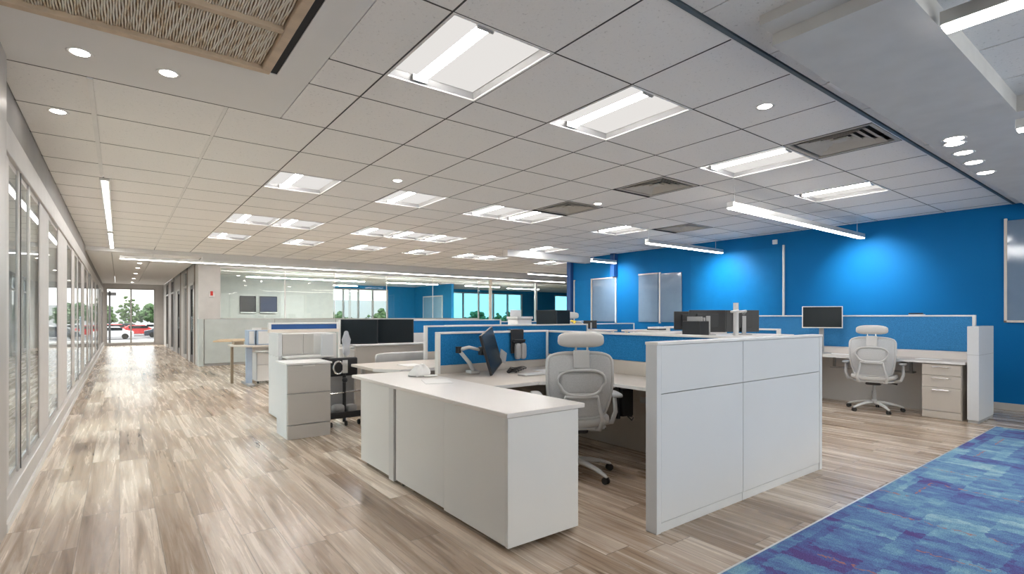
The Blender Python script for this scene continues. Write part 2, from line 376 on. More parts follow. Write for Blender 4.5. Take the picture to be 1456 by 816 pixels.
# strip tiles between slot and bulkhead, slot
ts = MB(); tsb = MB().box(.97,9.49,1.30,1.49,H+.021,H+.028).box(2.68,9.49,-3.95,.76,H+.021,H+.028)
struct('ceiling_backing', tsb, M['dark'])
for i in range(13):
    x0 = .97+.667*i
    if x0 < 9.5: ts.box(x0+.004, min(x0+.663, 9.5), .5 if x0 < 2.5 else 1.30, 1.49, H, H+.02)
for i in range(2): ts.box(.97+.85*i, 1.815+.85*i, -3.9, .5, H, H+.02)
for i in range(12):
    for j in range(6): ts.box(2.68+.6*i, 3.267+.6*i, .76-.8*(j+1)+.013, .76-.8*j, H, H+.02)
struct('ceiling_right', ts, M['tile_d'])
struct('trim_4', B(.97, 9.5, 1.496, 1.520, H-.008, H+.03), M['slot'])
struct('trim_5', B(.97, 9.5, 1.522, 1.532, H-.004, H+.02), M['edge'])
# bulkhead
bk = MB().prism([(2.68,.76),(4.87,.76),(4.87,-3.9),(9.5,-3.9),(9.5,1.33),(2.68,1.33)], 2.64, H+.05)
bk.box(2.55, 2.68, -.5, 1.33, 2.70, H)
struct('ceiling_bulkhead', bk, mat('bulkhead_drywall_shaded', (.60,.595,.58), .8))  # drywall colour darkened in place of shade on the bulkhead
# drywall around the wood panel, left
dw = MB()
dw.box(-.58, .97, 3.46, 4.195, H, H+.04); dw.box(.78, .97, -3.9, 3.46, H, H+.04); dw.box(-.58,.78,-3.9,-1,H,H+.04)
struct('ceiling_drywall', dw, M['drywall'])
# far bulkhead (over line light) and corridor ceiling
fb = MB(); fb.box(1.57, 22, 14.2, 14.55, 2.52, H+.05); fb.box(-.58, 1.57, 14.2, 14.45, 2.66, H+.05)
fb.box(6.9, 9.5, 9.31, 9.5, 2.60, H)
struct('trim_6', fb, M['drywall'])
cc = MB()
for j in range(20):
    for a, b in ((-.58,-.14),(-.14,.62),(.62,1.57)): cc.box(a+.005, b-.005, 14.45+.7*j, 15.145+.7*j if j < 19 else 28, 2.66, 2.69)
cc.box(1.57, 22, 14.55, 22.1, 2.60, 2.64)
struct('ceiling_corridor', cc, M['tile'])

# walls
def wall(name, m, *a): return struct(name, B(*a), M[m])
wall('wall_right', 'blue', 9.5, 9.62, -4, 10.05, 0, 2.99)
wall('wall_right_far', 'blue', 9.62, 22.1, 9.9, 10.05, 0, 2.99)
wall('wall_right_outer', 'blue', 22, 22.12, 10.05, 22, 0, 2.99)
nw_ = MB()
for a in ((-.75,9.5,0,.12),(-.75,9.5,2.66,2.99),(-.75,-.5,.12,2.66),(9.4,9.5,.12,2.66)): nw_.box(a[0],a[1],-4.1,-4,a[2],a[3])
struct('wall_near', nw_, M['wallg'])
wall('wall_left_near', 'mull', -.75, -.52, -4, 4.15, 0, H+.04)
struct('baseboard_right', B(9.48, 9.5, -4, 10, 0, .09), M['beige'])
# blue spur far behind glass
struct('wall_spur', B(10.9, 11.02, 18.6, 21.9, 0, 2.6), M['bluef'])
# ---- far wall with windows (Y=22) and conference wall (Y=19)
def window(idx, x0, x1, z0, z1, y, nm, gm='glass'):
    w = MB(); t = .05
    w.box(x0-t, x1+t, y-.06, y+.06, z0-t, z0); w.box(x0-t, x1+t, y-.06, y+.06, z1, z1+t)
    w.box(x0-t, x0, y-.06, y+.06, z0, z1); w.box(x1, x1+t, y-.06, y+.06, z0, z1)
    f = struct('window_%d' % idx, w, M['mull'])
    mm = MB()
    for k in range(1, nm+1):
        xx = x0+(x1-x0)*k/(nm+1); mm.box(xx-.03, xx+.03, y-.05, y+.05, z0, z1)
    if nm: build('mullion', mm, M['mull'], f)
    build('pane', B(x0, x1, y-.006, y+.006, z0, z1), M[gm], f)
    return f
fw = MB()
for a in ((1.57,6.9,0,2.65),(9.6,12.6,0,2.65),(17.25,19.55,0,2.65),(21.65,22,0,2.65),(6.9,9.6,0,.9),(12.6,17.25,0,.9),(19.55,21.65,0,.9),(6.9,9.6,2.45,2.65),(12.6,17.25,2.45,2.65),(19.55,21.65,2.45,2.65)): fw.box(a[0],a[1],21.96,22.08,a[2],a[3])
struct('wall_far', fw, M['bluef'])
window(90, -.45, 9.35, .17, 2.61, -4.05, 6)  # added window behind the camera, unseen, lets daylight onto ceiling and partition
window(1, 6.95, 9.55, .95, 2.40, 22.0, 3); window(2, 12.65, 17.2, .95, 2.40, 22.0, 4, 'glasscy'); window(4, 19.6, 21.6, .95, 2.40, 22.0, 1, 'glasscy')
wall('wall_conference', 'wallg', 1.69, 6.1, 19.0, 19.1, 0, 2.6)
wall('wall_conference_side', 'wallg', 6.1, 6.2, 19.0, 21.96, 0, 2.6)
# column and low partition at corridor corner
wall('wall_column', 'kerb', 1.57, 2.05, 15.1, 15.35, 1.19, 2.62)
lp = MB().box(1.57, 1.68, 15.05, 15.3, 0, 1.19)
struct('wall_low_end', lp, M['lowp'], bev=.004)
lp = MB()
for k in range(5): lp.box(1.70+1.65*k, 3.33+1.65*k, 15.08, 15.2, .06, 1.18)
lp2 = MB().box(1.68, 9.95, 15.11, 15.18, 0, 1.2)
struct('wall_low', lp, M['lowp'], bev=.006); struct('trim_7', lp2, M['mull'])
# glass wall above the low partition
gw = MB(); gp = MB()
gw.box(2.05, 22, 15.12, 15.17, 2.50, 2.60)
xs = [2.05, 3.63, 4.42, 4.95, 6.6, 8.3]
struct('trim_8', gw, M['alu'])
for k, (a, b) in enumerate(zip([2.07, 3.64, 5.0, 6.6, 8.2], [3.62, 4.98, 6.58, 8.18, 9.95])):
    f = struct('window_%d' % (10+k), B(a, b, 15.14, 15.152, 1.2, 2.50), M['glassc'])
    build('edge_strip', B(b-.012, b, 15.135, 15.157, 1.2, 2.50), M['edge'], f)
for k, (a, b) in enumerate(((10.0, 10.42), (10.52, 12.5), (12.65, 21.9))):
    f = struct('window_%d' % (20+k), B(a, b, 15.14, 15.152, .05, 2.50), M['glassc'])
    build('post', B(b, b+.08, 15.1, 15.19, 0, 2.55), M['alu' if k else 'cream'], f)
# corridor end window (Y=28)
window(3, -.42, 1.22, .12, 2.42, 28.1, 1)
ew = MB(); 
for a in ((-.58,-.47,0,2.7),(1.27,1.6,0,2.7),(-.47,1.27,0,.07),(-.47,1.27,2.47,2.7)): ew.box(a[0],a[1],28.04,28.16,a[2],a[3])
struct('wall_corridor_end', ew, M['kerb'])

# ---- left storefront X=-.58
def store_left():
    struct('wall_left_header', B(-.66, -.58, 4.15, 28.05, 2.45, H+.04), M['soff'])
    struct('trim_9', B(-.68, -.55, 4.15, 28.05, 2.27, 2.45), M['kerb'], bev=.006)
    struct('trim_10', B(-.68, -.53, 4.15, 28.05, 0, .17), M['kerb'], bev=.006)
    struct('baseboard_left', B(-.53, -.515, 4.15, 28.05, 0, .05), M['edge'])
    bays = [(4.6,6.22,[5.02,5.55]),(6.95,7.95,[]),(9.2,10.15,[]),(10.7,12.6,[11.5]),(13.5,14.6,[]),(15.2,16.8,[16.0]),(17.8,19.2,[]),(20.2,22.2,[21.2]),(23.4,24.8,[]),(25.6,27.6,[26.6])]
    y = 4.15; n = 0
    for i, (a, b, ms) in enumerate(bays):
        struct('wall_left_pier_%d' % (i+1), B(-.68, -.565, y, a, .17, 2.27), M['kerb'], bev=.008)
        w = MB(); w.box(-.64,-.575,a,a+.035,.17,2.27); w.box(-.64,-.575,b-.035,b,.17,2.27); w.box(-.64,-.575,a,b,.17,.21); w.box(-.64,-.575,a,b,2.23,2.27)
        f = struct('window_%d' % (30+i), w, M['mull'])
        gk = MB(); gk.box(-.59,-.571,a,a+.012,.17,2.27); gk.box(-.59,-.571,b-.05,b-.035,.21,2.23); build('gasket', gk, M['mulld'], f)
        for q in ms: build('mullion', B(-.62,-.565,q-.045,q+.045,.17,2.27), M['mull'], f)
        if ms: build('mullion_edge', B(-.60,-.56,ms[0]+.045,ms[0]+.06,.17,2.27), M['mulld'], f)
        build('pane', B(-.578,-.572,a+.035,b-.05,.21,2.23), M['glassr'], f)
        y = b
    struct('wall_left_pier_11', B(-.68,-.56,y,28.05,.17,2.27), M['kerb'])
    # rooms behind the glass
    struct('wall_left_outer', B(-4.5,-4.4,4.1,28.1,0,.5).box(-4.5,-4.4,4.1,28.1,2.55,2.99), M['wallg'])
    for q in range(8):
        ya = 4.1+3.0*q; f = struct('window_%d' % (70+q), B(-4.48,-4.42,ya,ya+.08,.5,2.55).box(-4.48,-4.42,ya+2.92,ya+3.0,.5,2.55), M['mull'])
        build('pane', B(-4.456,-4.446,ya+.08,ya+2.92,.5,2.55), M['glass'], f)
    struct('wall_left_end', B(-4.4,-.6,28.1,28.2,0,2.99), M['panelw'])
    for i, yy in enumerate((4.0, 17.2)): struct('wall_left_cross_%d' % (i+1), B(-4.4,-.70,yy,yy+.1,0,2.75), M['panelw'])
    struct('ceiling_left_rooms', B(-4.4,-.68,4.1,28.1,2.76,2.8), M['tile'])
store_left()
# small door pull on the storefront
pull = thing('door_pull', 'slim chrome door pull on the left glass storefront', 'handle', (-.53,11.15,.9))
build('grip', MB().tube([(-.515,11.15,.95),(-.515,11.15,1.25)], .012), M['chrome'], pull)
for zz in (1.0,1.2): build('standoff', MB().tube([(-.575,11.15,zz),(-.515,11.15,zz)], .008), M['chrome'], pull)

# ---- corridor right wall X=1.57 (Y 15.3..28)
def store_right():
    x0, x1 = 1.57, 1.67
    segs = [(15.35,15.75,'kerb'),(15.75,16.05,'brown'),(16.05,17.05,'door'),(17.05,17.6,'kerb'),(17.6,17.9,'brown'),(17.9,18.9,'glass'),(18.9,19.7,'kerb'),(19.7,20.0,'brown'),(20.0,21.0,'door'),(21.0,22.3,'kerb'),(22.3,22.6,'mulld'),(22.6,23.8,'glass'),(23.8,24.8,'kerb'),(24.8,25.1,'brown'),(25.1,26.4,'glass'),(26.4,28.05,'kerb')]
    nd = 0; nw = 0; npier = 0
    for a, b, k in segs:
        if k in ('kerb','brown','mulld'):
            npier += 1; struct('wall_corridor_pier_%d' % npier, B(x0, x1, a, b, 0, 2.66), M[k])
        elif k == 'glass':
            w = MB(); w.box(x0,x1,a,a+.05,0,2.66); w.box(x0,x1,b-.05,b,0,2.66); w.box(x0,x1,a,b,0,.1); w.box(x0,x1,a,b,2.56,2.66); w.box(x0,x1,a,b,2.1,2.16)
            f = struct('window_%d' % (50+nw), w, M['mull']); nw += 1
            build('pane', B(x0+.045,x0+.055,a+.05,b-.05,.1,2.56), M['glassr'], f)
        else:
            nd += 1
            w = MB(); w.box(x0-.01,x1,a,a+.06,0,2.16); w.box(x0-.01,x1,b-.06,b,0,2.16); w.box(x0-.01,x1,a,b,2.10,2.16)
            f = struct('door_%d' % nd, w, M['alu'])
            l = MB(); l.box(x0+.01,x1-.04,a+.06,a+.16,.01,2.1); l.box(x0+.01,x1-.04,b-.16,b-.06,.01,2.1); l.box(x0+.01,x1-.04,a+.16,b-.16,.01,.2); l.box(x0+.01,x1-.04,a+.16,b-.16,2.0,2.1)
            build('door_leaf', l, M['mulld'], f)
            build('pane', B(x0+.03,x0+.04,a+.16,b-.16,.2,2.0), M['glassr'], f)
            build('door_handle', MB().tube([(x0-.03,a+.12,.85),(x0-.03,a+.12,1.25)], .012).tube([(x0+.01,a+.12,.9),(x0-.03,a+.12,.9)], .01).tube([(x0+.01,a+.12,1.2),(x0-.03,a+.12,1.2)], .01), M['chrome'], f)
            struct('wall_corridor_transom_%d' % nd, B(x0,x1,a,b,2.16,2.66), M['kerb'])
store_right()
# alarm on the column
al = thing('fire_alarm', 'small red and white fire alarm on the pale column beside the corridor', 'alarm', (1.86,15.1,1.78))
build('back_plate', B(1.80,1.92,15.07,15.1,1.74,1.86), M['pan'], al, bev=.004); build('strobe', B(1.83,1.885,15.05,15.07,1.78,1.89), M['red'], al, bev=.004)

# ------------------------------------------------------------------ ceiling fixtures
def troffer_proto():
    t = thing('ceiling_light', '', 'ceiling light', (0,0,H), 'recessed ceiling light panels')
    w, l, h = .660, .80, .05
    p = MB(); a = .012
    # open pan: sides sloping
    X0,X1,Y0,Y1 = 0,w,0,l
    vs = [(X0,Y0,0),(X1,Y0,0),(X1,Y1,0),(X0,Y1,0),(X0+.03,Y0+.03,h),(X1-.03,Y0+.03,h),(X1-.03,Y1-.03,h),(X0+.03,Y1-.03,h)]
    p.add([(x,y,z+H) for x,y,z in vs], [(4,5,6,7),(0,1,5,4),(1,2,6,5),(2,3,7,6),(3,0,4,7)])
    o = build('pan', p, M['trofpan'], t); s = o.modifiers.new('solid','SOLIDIFY'); s.thickness = .004; s.offset = 1
    f = MB(); f.box(0,w,0,.014,H-.004,H+.006); f.box(0,w,l-.014,l,H-.004,H+.006); f.box(0,.014,.014,l-.014,H-.004,H+.006); f.box(w-.014,w,.014,l-.014,H-.004,H+.006)
    build('frame', f, M['edge'], t)
    # side diffuser, glowing panel and the brighter lamp lens running along the length
    build('diffuser', B(.035,w-.035,.035,l-.035,H+.042,H+.046), M['glow'], t)
    k = MB(); k.box(.19,.262,.06,l-.045,H+.012,H+.036)
    build('lamp_lens', k, M['tube'], t, bev=.012)
    for ya in (.045, l-.044): build('lamp_holder', B(.175,.277,ya,ya+.014,H+.006,H+.042), M['lgrey'], t)
    return t
M['glow'] = emis('lamp_glow', (1,.965,.93), .52)
rows = {2.22:'nearest', 5.72:'second', 8.45:'third', 10.6:'farthest'}
ordn = ['first','second','third','fourth','fifth','sixth','seventh']
tp = troffer_proto(); first = True; cnt = {}
for k, y0, y1 in lights:
    i = cnt.get(y0, 0); cnt[y0] = i+1
    lab = 'recessed ceiling light, %s from left, in the %s row' % (ordn[i], rows[y0])
    o = tp if first else copy_tree(tp, (0,0,0)); first = False
    o.location = (xi(k)+.0035, y0+.0, H); ORG[o.name] = o.location.copy(); o.scale = (1, (y1-y0)/.8, 1); o['label'] = lab

def vent_proto():
    t = thing('air_vent', '', 'air vent', (0,0,H), 'square ceiling air vents')
    w, l = .64, .67
    b = MB(); b.box(0,w,0,l,H+.08,H+.09); build('dark_box', b, M['dark'], t)
    f = MB(); f.box(0,w,0,.03,H-.003,H+.02); f.box(0,w,l-.03,l,H-.003,H+.02); f.box(0,.03,.03,l-.03,H-.003,H+.02); f.box(w-.03,w,.03,l-.03,H-.003,H+.02)
    build('frame', f, M['vent'], t)
    for q, (c0, z) in enumerate(((.07,.0),(.14,.012),(.21,.024))):
        s = MB(); a = c0; b2 = c0+.055
        ring = lambda e, zz: [(e,e,zz),(w-e,e,zz),(w-e,l-e,zz),(e,l-e,zz)]
        vs = ring(a, H+z) + ring(b2, H+z+.03)
        s.add(vs, [(i,(i+1)%4,(i+1)%4+4,i+4) for i in range(4)])
        o = build('louver', s, M['vent'], t); sm = o.modifiers.new('solid','SOLIDIFY'); sm.thickness = .004
    build('center_plate', B(.27,w-.27,.27,l-.27,H+.02,H+.03), M['vent'], t)
    return t
vp = vent_proto(); vl = ['beige square air vent by the dark ceiling slot at upper right','beige square air vent beyond the second row of tiles, in the middle of the ceiling','small grey air vent touching the second row of ceiling lights','grey air vent near the blue wall above the hanging light']
for i, (k, y0, y1) in enumerate(vents):
    o = vp if i == 0 else copy_tree(vp, (0,0,0)); o.location = (xi(k)+.012, y0+.02, H); ORG[o.name] = o.location.copy(); o['label'] = vl[i]

def downlight(x, y, z, lab, r=.045, grp='small round downlights'):
    t = thing('downlight', lab, 'downlight', (x,y,z), grp)
    build('trim_ring', MB().lathe([(r,z+.001),(r+.016,z-.006),(r+.02,z-.001),(r+.018,z)], (x,y,0), 20), M['edge'], t, smooth=True)
    build('bulb', MB().lathe([(.001,z-.004),(r*.9,z-.004),(r,z-.0005),(.001,z-.0005)], (x,y,0), 20), M['down'], t)
    return t
for a in ((-.18,3.84,H,'round downlight in the white soffit at upper left, farther from the reeded panel end'),(.24,3.84,H,'round downlight in the white soffit at upper left, the right one of the pair'),
          (-.36,5.04,H,'round downlight in the tiles beside the left wall'),(3.68,1.88,H,'round downlight in a tile right of the second big ceiling light'),(5.08,4.84,H,'tiny downlight in the middle of the ceiling'),(2.45,5.35,H,'tiny downlight left of the second row ceiling lights')):
    downlight(*a)
for i, (x, y) in enumerate(((5.22,1.17),(5.36,1.20),(5.72,1.22),(6.15,1.24),(6.68,1.26))):
    downlight(x, y, 2.64, 'round downlight in the bulkhead at right, %s from the camera in the row' % ordn[i], .06, 'downlights in the right bulkhead')
for i, y in enumerate((16.9,18.6,21.0,23.8,26.5)):
    downlight(.42, y, 2.66, 'round downlight over the far corridor, %s from the camera in the line' % ordn[i], .05, 'downlights over the corridor')

def linear(name_l, x0, x1, y0, y1, z, wires, grp='hanging linear lights', hang=None, lm='lineem'):
    t = thing('linear_light', name_l, 'linear light', ((x0+x1)/2,(y0+y1)/2,z), grp)
    build('housing', B(x0,x1,y0,y1,z+.012,z+.075), M['alu'], t, bev=.003)
    e = .006; build('lens', B(x0+e,x1-e,y0+e,y1-e,z,z+.012), M[lm], t)
    for (wx, wy) in wires: build('suspension_wire', MB().tube([(wx,wy,z+.075),(wx,wy,hang or H)], .0025, 5), M['alu'], t)
    return t
linear('long hanging linear light ending above the blue wall, the right one of the two', 5.5, 9.3, 3.17, 3.25, 2.47, [(5.6,3.21),(9.1,3.21)])
linear('long hanging linear light ending above the blue wall, the left farther one', 7.05, 9.3, 5.56, 5.64, 2.47, [(7.1,5.6),(9.1,5.6)])
linear('short hanging linear light before the far end of the blue wall', 8.55, 9.35, 8.30, 8.38, 2.5, [(8.6,8.34),(9.3,8.34)])
linear('hanging linear light over the carpet at the top right corner', 3.02, 3.12, -1.4, .73, 2.58, [(3.07,.3)])
linear('hanging linear light at the right edge beside the bulkhead', 4.70, 4.78, -1.4, .74, 2.47, [(4.74,.6)])
linear('very long thin linear light under the far bulkhead across the room', .0, 13.1, 14.12, 14.18, 2.50, [(.1,14.15),(5,14.15),(9,14.15),(13,14.15)])
for a in (('slim recessed light strip above the left corridor, nearer one', 7.15, 11.25), ('slim recessed light strip above the left corridor, farther one', 11.6, 14.1)):
    t = thing('light_strip', a[0], 'linear light', (-.13,(a[1]+a[2])/2,H-.03), 'ceiling strips by the left wall')
    build('housing', B(-.175,-.085,a[1],a[2],H-.03,H-.001), M['alu'], t, bev=.003); build('lens', B(-.155,-.105,a[1]+.02,a[2]-.02,H-.036,H-.03), M['lineem'], t)
for i, (x0, x1, y, z) in enumerate(((4.6,6.6,17.0,2.42),(7.4,9.4,17.0,2.42),(5.4,7.4,19.8,2.42),(10.6,12.2,17.0,2.42),(12.9,14.6,17.4,2.42),(3.0,4.6,17.0,2.42),(10.0,11.6,12.4,2.55))):
    linear('thin hanging light in the far glass rooms, %s' % ['third from the left','fourth from the left','second from the camera side','near the glass post','farthest right','leftmost','just before the glass'][i], x0, x1, y, y+.07, z, [(x0+.2,y+.035),(x1-.2,y+.035)], 'lights in the far glass rooms', 2.6 if y > 14 else H, 'linefar' if y > 14 else 'lineem')
linear('hanging light inside the room behind the left storefront glass', -2.7,-2.45,4.6,9.5,2.35,[(-2.55,5),(-2.55,9)],'lights behind the storefront',2.755,'lineleft')
linear('farther hanging light behind the left storefront glass', -2.7,-2.45,11,16.8,2.35,[(-2.55,12),(-2.55,16)],'lights behind the storefront',2.76,'linefar')

tag(build('access_plate', B(3.62,3.86,1.36,1.45,H-.006,H), M['pan'], base=(3.7,1.4,H)), 'small white access plate on the ceiling between slot and bulkhead', 'plate')
# wood reed panel
wp = thing('reed_ceiling_panel', 'framed reeded wood panel set into the ceiling at upper left', 'ceiling panel', (0,2.5,H-.02))
X0,X1,Y0,Y1 = -.57,.73,-.9,3.43
fr = MB()
for a in ((X0,X1,Y1-.05,Y1),(X0,X1,Y0,Y0+.05),(X1-.05,X1,Y0+.05,Y1-.05),(X0,X0+.04,Y0+.05,Y1-.05),(X0+.04,X1-.05,2.86,2.90),(X0+.04,X1-.05,1.5,1.54)): fr.box(a[0],a[1],a[2],a[3],H-.025,H+.03)
build('frame', fr, M['oakframe'], wp, bev=.004)
rd = MB(); n = 104
for k in range(n):
    x = X0+.045+(X1-X0-.10)*k/n
    pts = [];
    for q in range(60):
        y = Y0+.05+(Y1-.05-Y0-.05)*q/59; pts.append((x+.006+.0022*sin(q*2.1+k*1.7), y, H+.004+.003*sin(q*1.3+k)))
    rd.tube(pts, .0046, 5)
build('reeds', rd, M['reed'], wp, smooth=True)
build('backing', B(X0+.04,X1-.05,Y0+.05,Y1-.05,H+.012,H+.02), mat('reed_backing',(.30,.20,.12),.9), wp)
struct('trim_11', B(.732,.779,-1,3.459,H+.004,H+.012), M['dark'])

# ------------------------------------------------------------------ boards on the blue wall
def board(lab, y0, y1, z0, z1, m, edges, em='edge', name='glass_board'):
    t = thing(name, lab, 'board', (9.47,(y0+y1)/2,z0), 'boards on the blue wall')
    build('panel', B(9.475,9.497,y0,y1,z0,z1), M[m], t)
    e = MB(); d = .03
    if 'l' in edges: e.box(9.46,9.498,y1,y1+d,z0-d,z1+d)
    if 'r' in edges: e.box(9.46,9.498,y0-d,y0,z0-d,z1+d)
    if 'b' in edges: e.box(9.46,9.498,y0-d,y1+d,z0-d,z0)
    if 't' in edges: e.box(9.46,9.498,y0,y1,z1,z1+d)
    build('frame', e, M[em], t, bev=.003)
board('grey whiteboard in a white frame at the right edge of the blue wall', -.6, 1.57, 1.20, 2.53, 'bglass', 'lb', 'cream')
board('large blue glass board with a white edge at its right side', 4.52, 6.4, 1.18, 2.50, 'bblue', 'r')
board('grey glass board, right leaf of the pair beside the large blue board', 6.62, 7.16, 1.13, 2.19, 'bglass', 'l')
board('grey glass board, left leaf of the pair beside the large blue board', 7.225, 7.76, 1.13, 2.19, 'bglass', 't', 'mull')
board('grey glass board by itself near the far end of the blue wall', 8.46, 9.20, 1.13, 2.17, 'bglass', 'rt')
pb = thing('glass_board', 'pale blue framed board on the blue spur wall beyond the glass partition', 'board', (10.88,20,1.2)); build('panel', B(10.87,10.895,19.35,21.0,1.17,2.1), M['pblue'], pb); build('frame', B(10.865,10.898,19.30,19.35,1.12,2.15).box(10.865,10.898,21.0,21.05,1.12,2.15).box(10.865,10.898,19.35,21.0,2.1,2.15).box(10.865,10.898,19.35,21.0,1.12,1.17), M['edge'], pb)
board('narrow blue glass board at the far end of the blue wall', 9.26, 9.85, 1.13, 2.17, 'bblue', 'lr', 'cream')
struct('trim_12', B(9.36,9.5,8.40,8.52,2.2,H), M['navy'])
struct('trim_13', B(9.40,9.52,9.93,10.07,0,H), M['navy'])
tag(build('wall_sensor', B(9.46,9.5,4.62,4.70,2.56,2.64), M['pan'], base=(9.48,4.66,2.6), bev=.006), 'small white sensor box high on the blue wall', 'sensor')

# ------------------------------------------------------------------ main cubicle
# counter top and cabinets
tag(build('counter_top', B(1.615,2.185,2.185,4.46,.716,.742), M['counter'], base=(1.9,3.3,.716), bev=.004), 'long pale counter top lying over the white storage cabinets in front', 'counter top')
def caster(mb, x, y, z=.0, r=.018):
    mb.lathe([(.001,-.009),(r,-.009),(r,.009),(.001,.009)], (x,y,z+r), 12, 'x'); mb.box(x-.012,x+.012,y-.01,y+.01,z+r,z+.04); return mb
c1 = thing('storage_cabinet', 'narrow white storage cabinet at the far end under the counter top', 'cabinet', (1.9,3.95,0))
build('body', B(1.655,2.14,3.63,4.30,.035,.714), M['white'], c1, bev=.003)
build('door', B(1.635,1.653,3.72,4.295,.04,.712), M['white'], c1, bev=.002); build('side_strip', B(1.63,1.653,3.63,3.715,.02,.712), M['lgrey'], c1, bev=.002)
for x in (1.69,2.1):
    for y in (3.68,4.26): build('foot', caster(MB(), x, y), M['rubber'], c1)
c2 = thing('storage_cabinet', 'wide white two-door storage cabinet forming the near corner under the counter top', 'cabinet', (1.9,2.9,0))
build('body', B(1.655,2.14,2.225,3.60,.035,.714), M['white'], c2, bev=.002)
build('door', B(1.635,1.653,2.885,3.598,.04,.712), M['white'], c2, bev=.002); build('door', B(1.632,1.653,2.222,2.879,.03,.712), M['white'], c2, bev=.002)
build('end_panel', B(1.632,2.145,2.20,2.2215,.025,.712), M['taupe2'] if 'taupe2' in M else M['white'], c2, bev=.002)
for x in (1.68,2.1):
    for y in (2.25,2.88,3.55): build('caster', caster(MB(), x, y, 0), M['rubber'], c2)
# front partition (tiled white)
fp = thing('partition', 'tall white tiled end partition in front, free of fabric', 'partition', (3.5,1.92,0))
build('core', B(2.455,4.575,1.90,1.945,.02,1.085), M['grey'], fp)
build('end_post', B(2.45,2.492,1.875,1.955,0,1.09), M['panelw'], fp, bev=.004)
build('end_post', B(4.555,4.60,1.875,1.955,0,1.09), M['panelw'], fp, bev=.004)
build('cap', B(2.45,4.60,1.87,1.96,1.086,1.103), M['edge'], fp, bev=.003)
for a, b in ((2.495,3.38),(3.385,4.551)):
    build('base_rail', B(a,b,1.882,1.898,.0,.055), M['panelw'], fp, bev=.002)
    build('tile', B(a,b,1.878,1.898,.059,.800), M['panelw'], fp, bev=.002); build('tile', B(a,b,1.878,1.898,.804,1.084), M['panelw'], fp, bev=.002)
    build('rear_tile', B(a,b,1.946,1.958,.03,1.084), M['beige'], fp, bev=.002)
# fabric screens
def screen(lab, axis, a0, a1, c0, c1, z_low, z_top, fm='fab', base='beige', tail=True, group=None, lowm='beige', name='partition', frame='edge', z0=0.0):
    """axis 'x': runs along X from a0..a1 with thickness c0..c1 in Y; axis 'y': the reverse"""
    def bx(p0,p1,q0,q1,z0,z1): return B(p0,p1,q0,q1,z0,z1) if axis == 'x' else B(q0,q1,p0,p1,z0,z1)
    cx, cy = ((a0+a1)/2,(c0+c1)/2) if axis == 'x' else ((c0+c1)/2,(a0+a1)/2)
    t = thing(name, lab, 'partition', (cx,cy,0), group)
    build('lower_panel', bx(a0+.03,a1-.03,c0+.008,c1-.008,z0,z_low), M[lowm], t, bev=.003)
    build('fabric_panel', bx(a0+.03,a1-.03,c0+.012,c1-.012,z_low+.004,z_top-.02), M[fm], t)
    build('post', bx(a0,a0+.03,c0,c1,z0,z_top), M[frame], t, bev=.003); build('post', bx(a1-.03,a1,c0,c1,z0,z_top), M[frame], t, bev=.003)
    build('top_rail', bx(a0+.03,a1-.03,c0,c1,z_top-.02,z_top), M[frame], t, bev=.003)
    return t
screen('blue fabric screen behind the near monitor arm, with white left post', 'x', 2.43, 3.83, 4.40, 4.46, .775, 1.10)
screen('blue fabric screen running along the right side of the near desk behind the front chair', 'y', 1.965, 4.46, 3.84, 3.91, .83, 1.095)
# worktop L
wt = [(2.20,3.39),(2.84,3.39),(3.26,2.96),(3.26,1.97),(3.83,1.97),(3.83,4.39),(2.20,4.39)]
dk = thing('desk', 'near corner desk with pale worktop wrapped inside the blue screens', 'desk', (3,3.5,0))
build('worktop', MB().prism(wt, .674, .70), M['wtop'], dk, bev=.004)
build('edge_band', MB().prism([(3.252,1.97),(3.26,1.97),(3.26,2.96),(2.84,3.39),(2.20,3.39),(2.20,3.382),(2.836,3.382),(3.252,2.956)], .672, .698), M['edge'], dk)
for x, y in ((3.72,2.02),(2.30,4.3),(3.7,4.25)): build('leg', B(x,x+.05,y,y+.05,0,.674), M['lgrey'], dk, bev=.003)
build('rear_rail', B(2.6,3.75,4.30,4.34,.60,.67), M['alu'], dk)
build('cable_tray', B(3.62,3.80,2.2,2.95,.50,.51).box(3.62,3.63,2.2,2.95,.51,.55).box(3.72,3.74,2.21,2.24,.51,.674).box(3.72,3.74,2.9,2.93,.51,.674), M['grey'], dk)
build('cable', MB().tube([(3.66,2.9-.05*i,.60-.05*sin(pi*i/12)) for i in range(13)], .007, 6), M['black'], dk)
# computer holder under desk
ch = thing('computer_holder', 'black sling holder hanging under the right wing of the near desk', 'holder', (3.5,3.0,.4))
build('strap', B(3.46,3.48,3.05,3.09,.36,.672).box(3.62,3.64,3.05,3.09,.36,.672), M['black'], ch); build('box', B(3.482,3.618,3.02,3.14,.38,.62), M['black'], ch, bev=.006)
build('hook', MB().tube([(3.55,3.03,.38),(3.55,2.98,.35),(3.55,2.96,.38)], .006,6), M['black'], ch)

